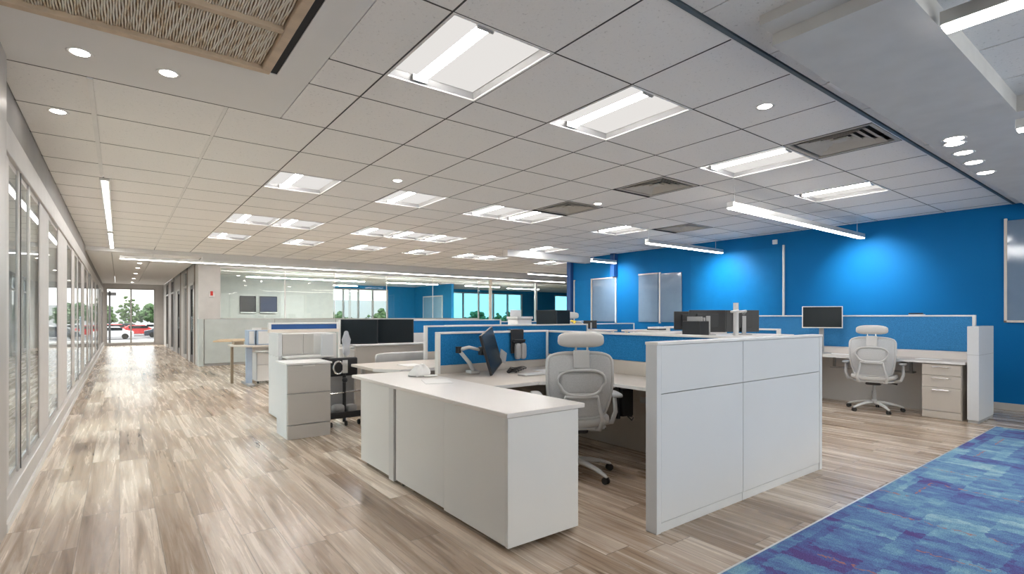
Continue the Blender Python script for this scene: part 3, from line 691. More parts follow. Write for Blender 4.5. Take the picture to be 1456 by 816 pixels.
# ------------------------------------------------------------------ ergonomic chair (faces +Y)
def chair_proto(lab):
    t = thing('office_chair', lab, 'chair', (0,0,0))
    # star base
    st = MB()
    for k in range(5):
        a = 2*pi*k/5+.3
        d = Vector((cos(a), sin(a), 0))
        st.tube([d*.02+Vector((0,0,.115)), d*.12+Vector((0,0,.11)), d*.23+Vector((0,0,.088)), d*.31+Vector((0,0,.062)), d*.325+Vector((0,0,.05))], [.03,.027,.021,.016,.012], 8, sy=.75)
    st.lathe([(.001,.08),(.04,.08),(.045,.12),(.03,.15),(.001,.15)], (0,0,0), 16)
    base = build('base', st, M['lgrey'], t, smooth=True)
    for k in range(5):
        a = 2*pi*k/5+.3; x, y = .315*cos(a), .315*sin(a)
        c = MB()
        for s in (-1,1):
            c0 = Vector((x,y,.027)); ax = Vector((-sin(a),cos(a),0))
            p = c0+ax*s*.012; c.tube([p-ax*.007, p+ax*.007], .026, 12)
        c.tube([(x,y,.03),(x,y,.062)], .008, 8)
        build('caster', c, M['rubber'], base)
    build('gas_column', MB().lathe([(.001,.14),(.026,.14),(.026,.26),(.017,.26),(.017,.36),(.001,.36)], (0,0,0), 14), M['grey'], t, smooth=False)
    build('tilt_mechanism', MB().sellip((0,-.01,.375), (.09,.13,.03), .4,.4, 8,16), M['black'], t)
    build('lever', MB().tube([(.08,0,.375),(.2,.02,.37),(.25,.02,.365)], [.007,.007,.012], 6), M['black'], t)
    def sf(p): 
        x,y,z = p; z += .03*(abs(x)/.25)**2 - (.035*max(0,(y-.1)/.14)**2 if y > .1 else 0); return (x,y,z)
    build('seat', MB().sellip((0,.03,.435), (.25,.235,.036), .45,.4, 12,32, sf), M['cush'], t, smooth=True)
    build('seat_frame', MB().sellip((0,.02,.40), (.225,.21,.016), .4,.4, 8,28), M['lgrey'], t, smooth=True)
    # backrest surface
    def bk(u, v):
        s = 2*u-1; w = (.205+.045*sin(min(v*1.5,1)*pi/2))*(1-.10*max(0,(v-.86)/.14)**2)
        x = s*w; z = .475+.505*v - .03*abs(s)**4*(1 if v > .5 else -1)*(abs(2*v-1)**3)
        y = -.205+.055*s*s - .035*sin(v*pi*1.15-.2) - .05*v + .02
        return (x, y, z)
    build('back_mesh', MB().surf(bk, 16, 18, .005), M['meshf'], t, smooth=True)
    bord = [bk(u/16,0) for u in range(17)]+[bk(1,v/18) for v in range(1,19)]+[bk(1-u/16,1) for u in range(1,17)]+[bk(0,1-v/18) for v in range(1,18)]
    build('back_frame', MB().tube(bord, .0115, 8, closed=True), M['lgrey'], t, smooth=True)
    # lumbar loop behind and the yoke arms
    off = -.045
    loop = []
    for k in range(28):
        a = 2*pi*k/28; uu = .5+.36*math.copysign(abs(cos(a))**.7, cos(a)); vv = .56+.19*math.copysign(abs(sin(a))**.75, sin(a))
        p = bk(uu, vv); loop.append((p[0]*(1 if vv > .5 else .88), p[1]+off+.01, p[2]))
    lm = MB().tube(loop, .011, 8, closed=True)
    build('lumbar_frame', lm, M['lgrey'], t, smooth=True)
    build('lumbar_pad', MB().surf(lambda u,v: (lambda p: (p[0], p[1]-.028, p[2]))(bk(.17+.66*u, .40+.32*v)), 10, 8, .005), M['meshf'], t, smooth=True)
    rb = MB()
    for v in (.33,.365,.40): rb.tube([(lambda p: (p[0],p[1]-.025,p[2]))(bk(.24+.52*q/8, v)) for q in range(9)], .006, 6)
    build('lumbar_rib', rb, M['lgrey'], t, smooth=True)
    yk = MB()
    for s in (-1,1):
        pts = [(s*.09,-.11,.385),(s*.15,-.20,.40),(s*.165,-.245,.47),(s*.135,-.255,.57),(s*.12,-.262,.66)]
        yk.tube(pts, [.018,.019,.017,.013,.009], 8)
    yk.tube([(-.12,-.262,.655),(0,-.268,.65),(.12,-.262,.655)], .012, 8)
    build('yoke', yk, M['lgrey'], t, smooth=True)
    # headrest
    hp = bk(.5,.86)
    build('headrest_bracket', MB().prism([(-.058,hp[1]-.03),(.058,hp[1]-.03),(.062,hp[1]-.006),(-.062,hp[1]-.006)], .865, 1.0), M['lgrey'], t, bev=.006)
    build('headrest_stem', MB().tube([(-.045,hp[1]-.02,.99),(-.04,hp[1]-.02,1.05)], .009,8).tube([(.045,hp[1]-.02,.99),(.04,hp[1]-.02,1.05)], .009,8), M['chrome'], t)
    def hf(p):
        x,y,z = p; return (x, y+.35*x*x, z - .12*abs(x)**2*4*.3 + (.012 if z > 0 else -.004))
    build('headrest', MB().sellip((0,hp[1]+.0,1.075), (.175,.045,.052), .7,.65, 14,28, hf), M['cush'], t, smooth=True)
    for s in (-1,1):
        ar = MB().tube([(s*.19,-.02,.405),(s*.29,-.03,.42),(s*.315,-.04,.50),(s*.31,-.03,.625)], [.02,.02,.018,.014], 8)
        a = build('armrest', ar, M['lgrey'], t, smooth=True)
        build('pad', MB().sellip((s*.31,-.02,.638), (.042,.14,.016), .5,.5, 8,22), M['grey'], a, smooth=True)
    return t
chA = chair_proto('light grey mesh chair with headrest, seen from behind at the near desk')
chA.location = (2.88,2.99,0); chA.rotation_euler = (0,0,-R(33)); ORG[chA.name] = chA.location.copy()
chB = copy_tree(chA, (8.02,2.63,0), -R(78), 'white mesh chair with headrest at the desk before the blue wall')
copy_tree(chA, (7.2,7.6,0), -R(215), 'grey mesh chair among the far cubicles beside the yellow flowers', None, (1.18,1.18,1.18))

# ------------------------------------------------------------------ monitors
def monitor_proto(lab, cat='monitor'):
    """faces -Y, panel .50 x .30, origin at stand foot"""
    t = thing('monitor', lab, cat, (0,0,0))
    b = MB().box(-.255,.255,-.012,.012,.14,.455); b.box(-.15,.15,.012,.03,.2,.4)
    build('housing', b, M['black'], t, bev=.005)
    build('screen', B(-.245,.245,-.014,-.0125,.155,.446), M['screen'], t)
    build('stand_neck', MB().box(-.03,.03,.03,.045,.01,.32), M['grey'], t, bev=.004)
    build('stand_foot', MB().prism([(-.11,-.07),(.11,-.07),(.09,.09),(-.09,.09)], 0, .012), M['grey'], t, bev=.004)
    return t
# ------------------------------------------------------------------ things on the near desk
# tilted monitor on arm
mt = thing('monitor', 'tilted monitor on a grey jointed arm, nearly edge on, before the near blue screen', 'monitor', (2.84,4.10,.70))
tm = Matrix.Translation((2.82,4.07,.93)) @ Matrix.Rotation(R(43),4,'Z') @ Matrix.Rotation(R(-9),4,'Y')@ Matrix.Rotation(R(-14),4,'X')
build('housing', MB().box(-.24,.24,-.012,.012,-.19,.19).box(-.1,.1,.012,.03,-.1,.1).xf(tm), M['black'], mt, bev=.004)
build('screen', MB().box(-.23,.23,-.0145,-.0125,-.17,.18).xf(tm), M['screen'], mt)
arm = mt
build('arm_clamp', MB().box(2.68,2.78,4.20,4.30,.702,.73), M['lgrey'], arm, bev=.004)
build('lower_arm', MB().tube([(2.73,4.24,.73),(2.70,4.26,.80),(2.60,4.30,.93)], [.022,.02,.018], 10), M['lgrey'], arm, smooth=True)
build('upper_arm', MB().tube([(2.60,4.30,.93),(2.68,4.24,.955),(2.76,4.17,.93)], [.02,.017,.015], 10), M['lgrey'], arm, smooth=True)
build('arm_joint', MB().lathe([(.001,.90),(.028,.90),(.03,.96),(.001,.96)], (2.60,4.30,0), 14), M['black'], arm)
build('tilt_head', MB().box(2.75,2.80,4.13,4.19,.88,.96), M['black'], arm, bev=.006)
cb = MB()
for k in range(5):
    r = .035+.006*k; cx, cy = 3.06+.012*k, 4.06-.01*k
    cb.tube([(cx+r*1.5*cos(2*pi*q/20), cy+r*sin(2*pi*q/20), .712+.012*k*.8+.006*sin(q)) for q in range(20)], .005, 6, closed=True)
tag(build('cable_coil', cb, M['black'], base=(3.06,4.06,.70), smooth=True), 'coiled black cables on the near desk below the tilted monitor', 'cable')
build('tablet', MB().box(-.075,.075,-.004,.004,0,.11).xf(Matrix.Translation((3.06,4.22,.80)) @ Matrix.Rotation(R(30),4,'Z') @ Matrix.Rotation(R(20),4,'Y')), M['grey'], mt)  # grey tablet standing apart, only parented to the monitor
tag(build('keyboard', MB().box(2.96,3.3,3.72,3.84,.702,.716), M['lgrey'], base=(3.1,3.8,.7), bev=.004), 'thin pale keyboard on the near desk in front of the monitor arm', 'keyboard')
# black hanging holder on screen
ho = thing('screen_organizer', 'black hanging holder with two grey pouches on the near blue screen', 'organizer', (3.37,4.38,.84))
build('back_plate', MB().box(3.29,3.46,4.378,4.392,.86,1.115), M['black'], ho, bev=.006)
build('over_hook', MB().box(3.31,3.44,4.375,4.475,1.105,1.115), M['black'], ho)
for s in (0,1):
    build('pouch', MB().sellip((3.345+.075*s+.01,4.35,.885), (.035,.024,.085), .5,.5,10,16), M['grey'], ho, smooth=True)
build('tray', MB().box(3.30,3.45,4.34,4.378,.975,.99).box(3.30,3.45,4.335,4.345,.99,1.01), M['black'], ho, bev=.002)
for i, (x, y, a) in enumerate(((3.30,3.80,12),(3.45,3.95,-8),(3.62,3.75,25))):
    tag(build('paper_sheet', MB().box(-.105,.105,-.15,.15,0,.002+.001*i).xf(Matrix.Translation((x,y,.7012+.0025*i)) @ Matrix.Rotation(R(a),4,'Z')), M['paper'], base=(x,y,.7012)), 'white paper sheet on the near desk, %s of three' % ['left one','middle one','right one'][i], 'paper', 'papers on the near desk')
tag(build('paper_sheet', MB().box(-.105,.105,-.14,.14,0,.002).xf(Matrix.Translation((1.98,3.6,.7432)) @ Matrix.Rotation(R(-20),4,'Z')), M['paper'], base=(1.98,3.9,.743)), 'white paper sheet lying on the counter top beside the white cap', 'paper')
# white cap
def capf(p):
    x,y,z = p; k = 1+.09*sin(5*math.atan2(y,x))+.05*sin(60*z); return (x*k+.25*z, y*k, z*(1+.10*sin(9*x/.08)) if z > 0 else z*.05)
cp = thing('cap', 'white crumpled cap lying on the far part of the counter top', 'cap', (2.04,4.02,.743))
build('crown', MB().sellip((2.04,4.02,.746), (.085,.085,.095), .9,.9,12,28,capf), M['paper'], cp, smooth=True)
build('brim', MB().sellip((2.10,3.93,.751), (.065,.05,.006), .8,.9,8,22), M['paper'], cp, smooth=True)
build('seam', MB().tube([(2.04+.09*cos(a),4.02+.09*sin(a),.75) for a in [2*pi*k/24 for k in range(24)]], .005, 6, closed=True), M['grey'], cp)

# ------------------------------------------------------------------ cubicle before the blue wall
screen('long light blue fabric screen of the desk before the blue wall', 'y', 1.72, 4.7, 8.60, 8.66, .80, 1.27, 'fabl', lowm='white')
dk2 = thing('desk', 'desk with pale worktop before the blue wall', 'desk', (8.3,3,0))
build('worktop', MB().box(8.0,8.595,1.69,4.6,.675,.705), M['wtop'], dk2, bev=.004)
build('edge_band', MB().box(7.992,8.0,1.69,4.6,.676,.704), M['edge'], dk2)
build('side_panel', B(8.03,8.59,3.56,3.59,0,.675), M['tanwood'], dk2); build('side_panel', B(8.03,8.59,4.55,4.58,0,.675), M['white'], dk2)
build('back_rail', B(8.54,8.59,1.72,3.5,.705,.79), M['counter'], dk2)
build('cable_tray', B(8.35,8.5,2.3,3.3,.50,.515).box(8.4,8.43,2.32,2.35,.515,.675).box(8.4,8.43,3.25,3.28,.515,.675), M['grey'], dk2)
ep = thing('partition', 'white end pillar beside the drawer pedestal at right', 'partition', (8.35,1.62,0))
build('post', B(7.99,8.70,1.565,1.672,.03,1.135), M['panelw'], ep, bev=.006)
build('base', B(8.0,8.69,1.57,1.667,0,.03), M['grey'], ep)
build('seam', B(7.988,8.70,1.563,1.565,.796,.80).box(7.988,7.99,1.563,1.672,.796,.80), M['grey'], ep)
pd = thing('drawer_pedestal', 'beige three-drawer pedestal under the desk before the blue wall', 'drawer unit', (8.25,1.9,0))
build('body', B(8.03,8.55,1.725,2.115,0,.668), M['warm'], pd, bev=.003)
for z0, z1 in ((.530,.660),(.385,.525),(.095,.380)):
    d = build('drawer', B(8.008,8.03,1.73,2.11,z0,z1), M['warm'], pd, bev=.003)
    build('handle', MB().tube([(8.008,1.83,z1-.035),(7.985,1.84,z1-.03),(7.985,2.00,z1-.03),(8.008,2.01,z1-.035)], .008, 6), M['chrome'], d)
build('plinth', B(8.012,8.03,1.73,2.11,.005,.09), M['warm'], pd, bev=.002)
mp = monitor_proto('monitor in a pale frame on the desk before the blue wall')
mp.location = (8.28,3.38,.711)
# raised: taller stand
for c in mp.children:
    if c.name.startswith('housing') or c.name.startswith('screen'): c.location.z = .23
nk = [c for c in mp.children if c.name.startswith('stand_neck')][0]; nk.scale = (1,1,1.7)
mp.rotation_euler = (0,0,-R(58)); 
build('bezel', MB().box(-.262,.262,-.016,-.0145,.37,.383).box(-.262,.262,-.016,-.0145,.680,.690).box(-.262,-.25,-.016,-.0145,.383,.680).box(.25,.262,-.016,-.0145,.383,.680), M['edge'], mp)
mp.children[-1].location = (0,0,0)
tool = thing('marker_tray_set', 'black and silver stapler resting on top of the light blue screen', 'stapler', (8.63,2.33,1.27))
build('base', MB().box(8.61,8.65,2.24,2.42,1.271,1.28), M['alu'], tool, bev=.002); build('arm', MB().box(8.615,8.645,2.26,2.42,1.283,1.30), M['black'], tool, bev=.004)
tag(build('paper_sheet', MB().box(8.15,8.4,2.0,2.22,.7055,.709), M['paper'], base=(8.3,2.1,.7055)), 'white paper on the desk before the blue wall near its right end', 'paper')
tag(build('paper_sheet', MB().box(8.2,8.42,2.95,3.3,.7055,.709), M['paper'], base=(8.3,3.1,.7055)), 'white paper on the desk before the blue wall left of the chair', 'paper')

# ------------------------------------------------------------------ left storage group
tc_ = thing('tall_cabinet', 'tall white storage unit with a navy strip along its top', 'cabinet', (1.9,6.9,0))
build('side_panel', B(1.52,1.56,6.66,7.18,.02,.765).box(1.52,1.56,6.66,7.18,.77,1.05), M['panelw'], tc_, bev=.003)
build('body', B(1.56,2.22,6.69,7.18,.02,1.04), M['white'], tc_)
build('door', B(1.565,1.805,6.672,6.69,.79,1.035), M['taupe'], tc_, bev=.003); build('door', B(1.81,1.935,6.672,6.69,.79,1.035), M['taupe'], tc_, bev=.003)
build('side_fin', B(1.96,2.10,6.44,6.47,.5,1.035).box(2.07,2.10,6.47,6.69,.5,1.035), M['panelw'], tc_, bev=.003)
build('trim_board', B(1.51,2.40,7.11,7.19,1.042,1.085), M['cream'], tc_, bev=.003)
build('navy_panel', B(1.54,2.37,7.13,7.17,1.086,1.15), M['navy'], tc_)
build('frame', B(1.51,1.54,7.12,7.18,1.086,1.172).box(2.37,2.40,7.12,7.18,1.086,1.172).box(1.54,2.37,7.12,7.18,1.152,1.172), M['edge'], tc_, bev=.002)
build('shelf', B(1.56,2.10,6.42,6.69,.755,.775), M['edge'], tc_, bev=.002)
build('lower_front', B(1.56,2.06,6.44,6.46,.02,.75), M['panelw'], tc_, bev=.002)
lc = thing('low_cabinet', 'low white cabinet with taupe drawer fronts before the tall storage unit', 'cabinet', (1.58,5.8,0))
build('body', B(1.35,1.79,5.58,6.0,.0,.755), M['panelw'], lc, bev=.003)
build('top', B(1.34,1.80,5.55,6.01,.756,.775), M['edge'], lc, bev=.003)
d = build('drawer', B(1.355,1.785,5.557,5.579,.467,.752), M['taupe'], lc, bev=.003); build('handle', B(1.5,1.62,5.545,5.557,.738,.75), M['alu'], d)
build('drawer', B(1.355,1.785,5.557,5.579,.150,.459), M['taupe'], lc, bev=.003)
build('plinth', B(1.355,1.785,5.56,5.579,.0,.14), M['taupe'], lc, bev=.002)
# black rolling cart
ct = thing('rolling_cart', 'black rolling stand with shelf and bracket between cabinets', 'cart', (2.12,6.0,0))
build('post', MB().tube([(2.07,5.96,.04),(2.07,5.96,.62)], .02, 10), M['black'], ct)
build('top_panel', MB().prism([(1.86,5.98),(2.24,5.98),(2.24,6.02),(1.86,6.02)], .56, .775), M['black'], ct, bev=.02)
build('bracket', MB().tube([(2.0+.055*cos(a),5.95,.665+.07*sin(a)) for a in [2*pi*k/18 for k in range(18)]], .012, 8, closed=True).box(2.04,2.10,5.93,5.975,.6,.75), M['chrome'], ct)
build('knob', MB().sellip((2.07,5.94,.52), (.032,.032,.032),1,1,10,16), M['black'], ct, smooth=True)
build('cross_bar', MB().tube([(1.86,5.95,.37),(2.26,5.95,.385)], .009,8), M['chrome'], ct)
build('shelf', B(1.86,2.26,5.85,6.12,.10,.13).box(1.86,2.26,5.85,5.87,.13,.17), M['black'], ct, bev=.004)
build('motor', MB().sellip((2.0,5.97,.19),(.07,.06,.055),.6,.6,8,16).sellip((2.16,5.99,.18),(.06,.07,.05),.6,.6,8,16), M['grey'], ct, smooth=True)
build('back_plate', B(1.90,2.24,6.10,6.12,.13,.56), M['grey'], ct, bev=.01)
for x in (1.9,2.07,2.22): build('caster', caster(MB(), x, 5.9, 0, .03), M['rubber'], ct)
bg = thing('plastic_bag', 'clear plastic bag standing on the shelf end beside the tall storage unit', 'bag', (2.34,6.7,.72))
build('bag', MB().sellip((2.36,6.72,.90), (.05,.05,.165), .8,.9,14,18, lambda p: (p[0]*(1+.2*sin(p[2]*40)), p[1], p[2])), M['plastic'], bg, smooth=True)

# ------------------------------------------------------------------ second-row cubicles
screen('blue fabric screen of the second cubicle, just behind the near blue screen', 'x', 3.10, 6.0, 5.93, 5.99, .80, 1.135)
dk3 = thing('desk', 'pale corner desk of the second cubicle behind the counter top', 'desk', (2.6,5.4,0))
build('worktop', MB().prism([(2.12,5.22),(2.30,4.96),(3.9,4.96),(3.9,5.92),(2.9,5.92),(2.12,5.88)], .675, .705), M['wtop'], dk3, bev=.004)
build('edge_band', MB().prism([(2.112,5.215),(2.296,4.952),(3.9,4.952),(3.9,4.96),(2.30,4.96),(2.12,5.22)], .673, .703), M['edge'], dk3)
build('modesty_panel', B(2.4,3.85,5.6,5.62,.25,.67), M['grey'], dk3)
for x, y in ((2.2,5.75),(3.8,5.05),(3.8,5.8),(2.45,5.05)): build('leg', B(x,x+.04,y,y+.04,0,.675), M['lgrey'], dk3)
dv = thing('low_divider', 'beige low divider with a cable channel under the twin monitors', 'divider', (3.0,6.6,0))
build('panel', B(2.45,3.95,6.62,6.68,0,.86), M['beige'], dv, bev=.01); build('cap', B(2.44,3.96,6.60,6.70,.861,.885), M['edge'], dv, bev=.006)
dk4 = thing('desk', 'pale desk beyond the second cubicle carrying the twin monitors', 'desk', (3.2,7.2,0))
build('worktop', MB().box(2.55,3.95,6.72,7.6,.78,.81), M['counter'], dk4, bev=.005)
for x, y in ((2.6,6.78),(3.85,6.78),(2.6,7.5),(3.85,7.5)): build('leg', B(x,x+.04,y,y+.04,0,.78), M['lgrey'], dk4)
gy = thing('low_divider', 'rounded grey desk-end panel lying between the second cubicle desks', 'divider', (2.9,6.2,0))
build('panel', MB().sellip((2.98,6.25,.72),(.42,.03,.07),.35,.35,10,24), M['lgrey'], gy, smooth=True)
build('foot', B(2.7,2.74,6.23,6.27,0,.66).box(3.2,3.24,6.23,6.27,0,.66), M['grey'], gy)
m1 = copy_tree(mp, (2.66,7.05,.811), -R(35), 'black monitor, left of the twin monitors on the second-row desk', None, (1,1,1.1))
m2 = copy_tree(mp, (3.17,6.98,.811), -R(32), 'black monitor, right of the twin monitors on the second-row desk', None, (1,1,1.1))
for m_ in (m1, m2):
    for c in m_.children:
        if c.name.startswith(('housing','screen')): c.location.z = -.09
        if c.name.startswith('stand_neck'): c.scale = (1,1,.85)
        if c.name.startswith('bezel'): COLrm = c
    COL.objects.unlink(COLrm); bpy.data.objects.remove(COLrm)
screen('long blue fabric screen behind the twin monitors', 'x', 2.62, 5.6, 7.75, 7.81, .98, 1.20, lowm='white')
tag(build('phone', MB().prism([(3.62,6.62),(3.72,6.62),(3.70,6.69),(3.64,6.69)], .886, .92), M['black'], base=(3.67,6.65,.886), bev=.004), 'small black device on the low beige divider right of the twin monitors', 'device')

for i, (x, y, a, l) in enumerate(((2.72,6.80,-35,'pale keyboard under the left twin monitor'),(3.36,6.775,-32,'pale keyboard under the right twin monitor'))):
    kb = thing('keyboard', l, 'keyboard', (x,y,.81)); tmk = Matrix.Translation((x+.02,y-.0,.8115)) @ Matrix.Rotation(R(a*.3),4,'Z')
    build('case', MB().box(-.2,.2,-.065,.065,0,.012).xf(tmk), M['lgrey'], kb, bev=.003); build('keys', MB().box(-.19,.19,-.055,.055,.0125,.018).xf(tmk), M['grey'], kb)
lt = thing('laptop', 'closed silver laptop lying on the second cubicle desk', 'laptop', (3.3,5.4,.705)); build('base', B(3.2,3.5,5.3,5.52,.706,.718), M['alu'], lt, bev=.003); build('lid', B(3.2,3.5,5.3,5.52,.719,.727), M['alu'], lt, bev=.003)
tag(build('paper_sheet', B(2.5,2.72,5.2,5.48,.7055,.709), M['paper'], base=(2.6,5.3,.7055)), 'white paper lying on the second cubicle desk', 'paper')
# farther rows
screen('blue fabric screen in the third row behind the near cubicle', 'x', 4.0, 8.4, 6.98, 7.04, .80, 1.12)
screen('blue fabric screen far back, below the windows', 'x', 5.9, 9.0, 8.9, 8.96, .80, 1.15)
screen('white-capped low screen to the right behind the front partition', 'y', 3.1, 4.7, 6.4, 6.46, .8, 1.10)
screen('blue fabric screen crossing before the blue wall, left of its monitor', 'x', 6.5, 8.55, 4.75, 4.81, .8, 1.10)
def desk(lab, x0, x1, y0, y1, z, m='wtop'):
    t = thing('desk', lab, 'desk', ((x0+x1)/2,(y0+y1)/2,0))
    build('worktop', B(x0,x1,y0,y1,z-.03,z), M[m], t, bev=.004)
    for x in (x0+.04,x1-.08):
        for y in (y0+.04,y1-.08): build('leg', B(x,x+.04,y,y+.04,0,z-.03), M['lgrey'], t)
    return t
desk('raised white-topped desk behind the front partition carrying dark screens', 5.0, 6.36, 2.9, 3.6, 1.04, 'counter')
desk('second raised white-topped desk farther behind the front partition', 5.2, 6.36, 3.75, 4.4, 1.05, 'counter')
desk('raised pale desk in the middle of the far cubicles', 5.0, 7.0, 6.2, 6.9, 1.02, 'counter')
desk('far pale desk carrying the white printer', 5.8, 6.6, 7.6, 8.4, .98, 'counter')
desk('raised pale desk toward the blue wall', 6.7, 8.3, 5.1, 5.85, 1.03, 'counter')
def mon(x, y, z, rz, lab, s=(1,1,1), drop=-.1):
    m_ = copy_tree(mp, (x,y,z), rz, lab, None, s); rm = None
    for c in m_.children:
        if c.name.startswith(('housing','screen')): c.location.z = drop
        if c.name.startswith('stand_neck'): c.scale = (1,1,.85)
        if c.name.startswith('bezel'): rm = c
    COL.objects.unlink(rm); bpy.data.objects.remove(rm)
    return m_
mon(5.72,6.62,1.02,-R(75),'dark monitor of the far pair before the windows, left one',(.8,1,.95))
mon(5.98,6.50,1.02,R(0),'dark monitor of the far pair before the windows, right one',(.6,1,.95))
mon(5.35,3.40,1.04,R(140),'grey-backed monitor behind the front partition, left of the arm post',(.8,1,.8))
mon(5.78,3.22,1.04,R(150),'grey-backed monitor behind the front partition, right of the arm post',(.8,1,.8))
mon(5.9,3.98,1.05,R(150),'grey-backed monitor farther back, left of the others',(.9,1,.75))
mon(6.15,3.9,1.05,R(120),'dark monitor farther back behind the arm post',(.6,1,.7))
mon(6.75,6.62,1.02,R(160),'small dark monitor low before the glass boards',(.5,1,.45))
ap = thing('arm_post', 'light grey arm post standing behind the front partition', 'post', (5.45,3.2,1.04))
build('post', MB().lathe([(.001,1.041),(.028,1.041),(.028,1.40),(.001,1.40)], (5.40,3.08,0), 14), M['lgrey'], ap)
build('arm', MB().tube([(5.40,3.08,1.3),(5.30,3.0,1.31),(5.2,3.02,1.30)], .014,8).tube([(5.40,3.08,1.3),(5.55,3.05,1.31),(5.62,3.12,1.28)], .014,8), M['alu'], ap, smooth=True)
pr_ = thing('printer', 'white printer on a far desk under the windows', 'printer', (6.2,8.0,.98))
build('body', B(6.02,6.36,7.8,8.12,.981,1.2), M['pan'], pr_, bev=.01); build('scanner_lid', B(6.0,6.38,7.78,8.14,1.202,1.25), M['lgrey'], pr_, bev=.01); build('paper_tray', B(6.07,6.31,7.70,7.8,1.02,1.035), M['grey'], pr_); build('back_feed', B(6.06,6.32,8.08,8.10,1.25,1.38), M['pan'], pr_, bev=.004)
fl = thing('flower_pot', 'yellow flowers in a small pot among the far cubicles', 'flowers', (6.42,6.75,1.02))
build('pot', MB().lathe([(.001,1.021),(.025,1.021),(.035,1.09),(.001,1.09)], (6.42,6.72,0), 12), M['navy'], fl)
build('stems', MB().tube([(6.42,6.72,1.09),(6.40,6.72,1.16)], .004,5).tube([(6.42,6.72,1.09),(6.45,6.71,1.15)], .004,5), M['leaf'], fl)
build('petals', MB().sellip((6.40,6.72,1.17),(.028,.028,.02),1,1,8,12).sellip((6.455,6.71,1.16),(.026,.026,.02),1,1,8,12).sellip((6.425,6.69,1.14),(.022,.022,.018),1,1,8,12), M['yellow'], fl, smooth=True)
for i, (x,y,z) in enumerate(((7.1,5.4,1.03),(7.6,5.45,1.03))):
    b_ = thing('paper_stack', 'low stack of white paper trays before the glass boards, %s one' % ('left' if i == 0 else 'right'), 'paper tray', (x,y,z), 'paper trays')
    build('tray', B(x-.15,x+.15,y-.12,y+.12,z+.001,z+.02), M['black' if i == 0 else 'cream'], b_); build('sheets', B(x-.14,x+.14,y-.11,y+.11,z+.021,z+.05), M['paper'], b_)
bm_ = thing('desktop_organizer', 'dark file organizer behind the front partition at the left of the monitors', 'organizer', (5.15,3.35,1.04))
build('case', B(5.02,5.2,3.28,3.5,1.041,1.2), M['black'], bm_, bev=.006); build('folder', B(5.04,5.06,3.27,3.45,1.2,1.25).box(5.09,5.11,3.27,3.45,1.2,1.24), M['grey'], bm_)

# ------------------------------------------------------------------ far left desks
t1 = thing('table', 'light oak table far left before the low pale partition', 'table', (2.2,12.4,0))
build('table_top', MB().prism([(1.5,12.0),(3.2,12.0),(3.2,12.9),(1.75,12.9)], .73, .76), M['wood'], t1, bev=.004)
for x, y in ((2.3,12.4),(3.1,12.4)): build('leg', B(x,x+.06,y,y+.06,0,.73), M['tanwood'], t1)
t2 = thing('height_adjustable_desk', 'grey-legged height adjustable desk at far left', 'desk', (2.3,10.6,0))
build('table_top', MB().prism([(1.62,10.55),(1.9,10.2),(3.4,10.2),(3.4,11.0),(1.62,11.0)], .70, .73), M['wtop'], t2, bev=.004)
build('leg', MB().box(1.83,1.93,10.42,10.50,.04,.7), M['bluebox'], t2, bev=.005); build('leg', MB().box(3.2,3.3,10.42,10.50,.04,.7), M['bluebox'], t2, bev=.005)
build('foot', MB().box(1.83,1.93,10.2,10.9,0,.04), M['grey'], t2, bev=.005); build('foot', MB().box(3.2,3.3,10.2,10.9,0,.04), M['grey'], t2, bev=.005)
build('crossbar', B(1.93,3.2,10.44,10.49,.62,.68), M['lgrey'], t2)
sp_ = tag(build('side_board', B(1.66,1.70,10.9,10.98,0,.69), M['tanwood'], base=(1.68,10.94,0)), 'dark brown upright board under the far left desk', 'board')
for i, (x0,x1,y0,lab) in enumerate(((1.86,1.98,10.42,'blue-grey upright desk box on the far left desk, narrow one'),(2.0,2.30,10.35,'blue-grey upright desk box on the far left desk, wide one'))):
    b_ = thing('desk_box', lab, 'box', ((x0+x1)/2,y0,.73)); build('case', B(x0,x1,y0,y0+.3,.731,1.0), M['bluebox'], b_, bev=.004); build('front_panel', B(x0+.02,x1-.02,y0-.008,y0,.75,.98), M['lgrey'], b_)
tag(build('desk_tray', B(1.68,1.84,10.7,10.95,.731,.79), M['tanwood'], base=(1.75,10.8,.731), bev=.004), 'small brown tray on the far left desk', 'tray')
mpd = thing('mobile_pedestal', 'white mobile pedestal under the far left desk', 'drawer unit', (2.2,10.7,0))
build('body', B(2.02,2.40,10.52,10.95,.05,.58), M['panelw'], mpd, bev=.004); build('drawer', B(2.03,2.39,10.505,10.52,.36,.57), M['white'], mpd, bev=.002); build('drawer', B(2.03,2.39,10.505,10.52,.06,.35), M['white'], mpd, bev=.002)
cs = MB()
for x in (2.06,2.36): build('caster', caster(MB(), x, 10.6, 0, .02), M['rubber'], mpd)
scr = thing('low_screen', 'grey and white low screen on the oak table at far left', 'screen', (2.9,12.8,.76))
build('panel', B(2.55,3.15,12.75,12.79,.761,1.0), M['taupe'], scr); build('end_panel', B(2.35,2.55,12.75,12.79,.761,1.0), M['panelw'], scr)
# televisions in the conference room
for i, (x0,x1,m,lab) in enumerate(((3.15,3.62,'tvb','dark glossy display left of the television behind the glass'),(3.74,4.28,'screenb','wall-mounted television behind the glass partition'))):
    t = thing('television', lab, 'television', ((x0+x1)/2,18.95,1.35)); build('housing', B(x0,x1,18.93,18.99,1.36,1.93), M['tvb'], t, bev=.006); build('screen', B(x0+.02,x1-.02,18.925,18.93,1.42,1.90), M[m], t)
    build('lower_rail', B(x0,x1,18.925,18.93,1.365,1.40), M['alu'], t)

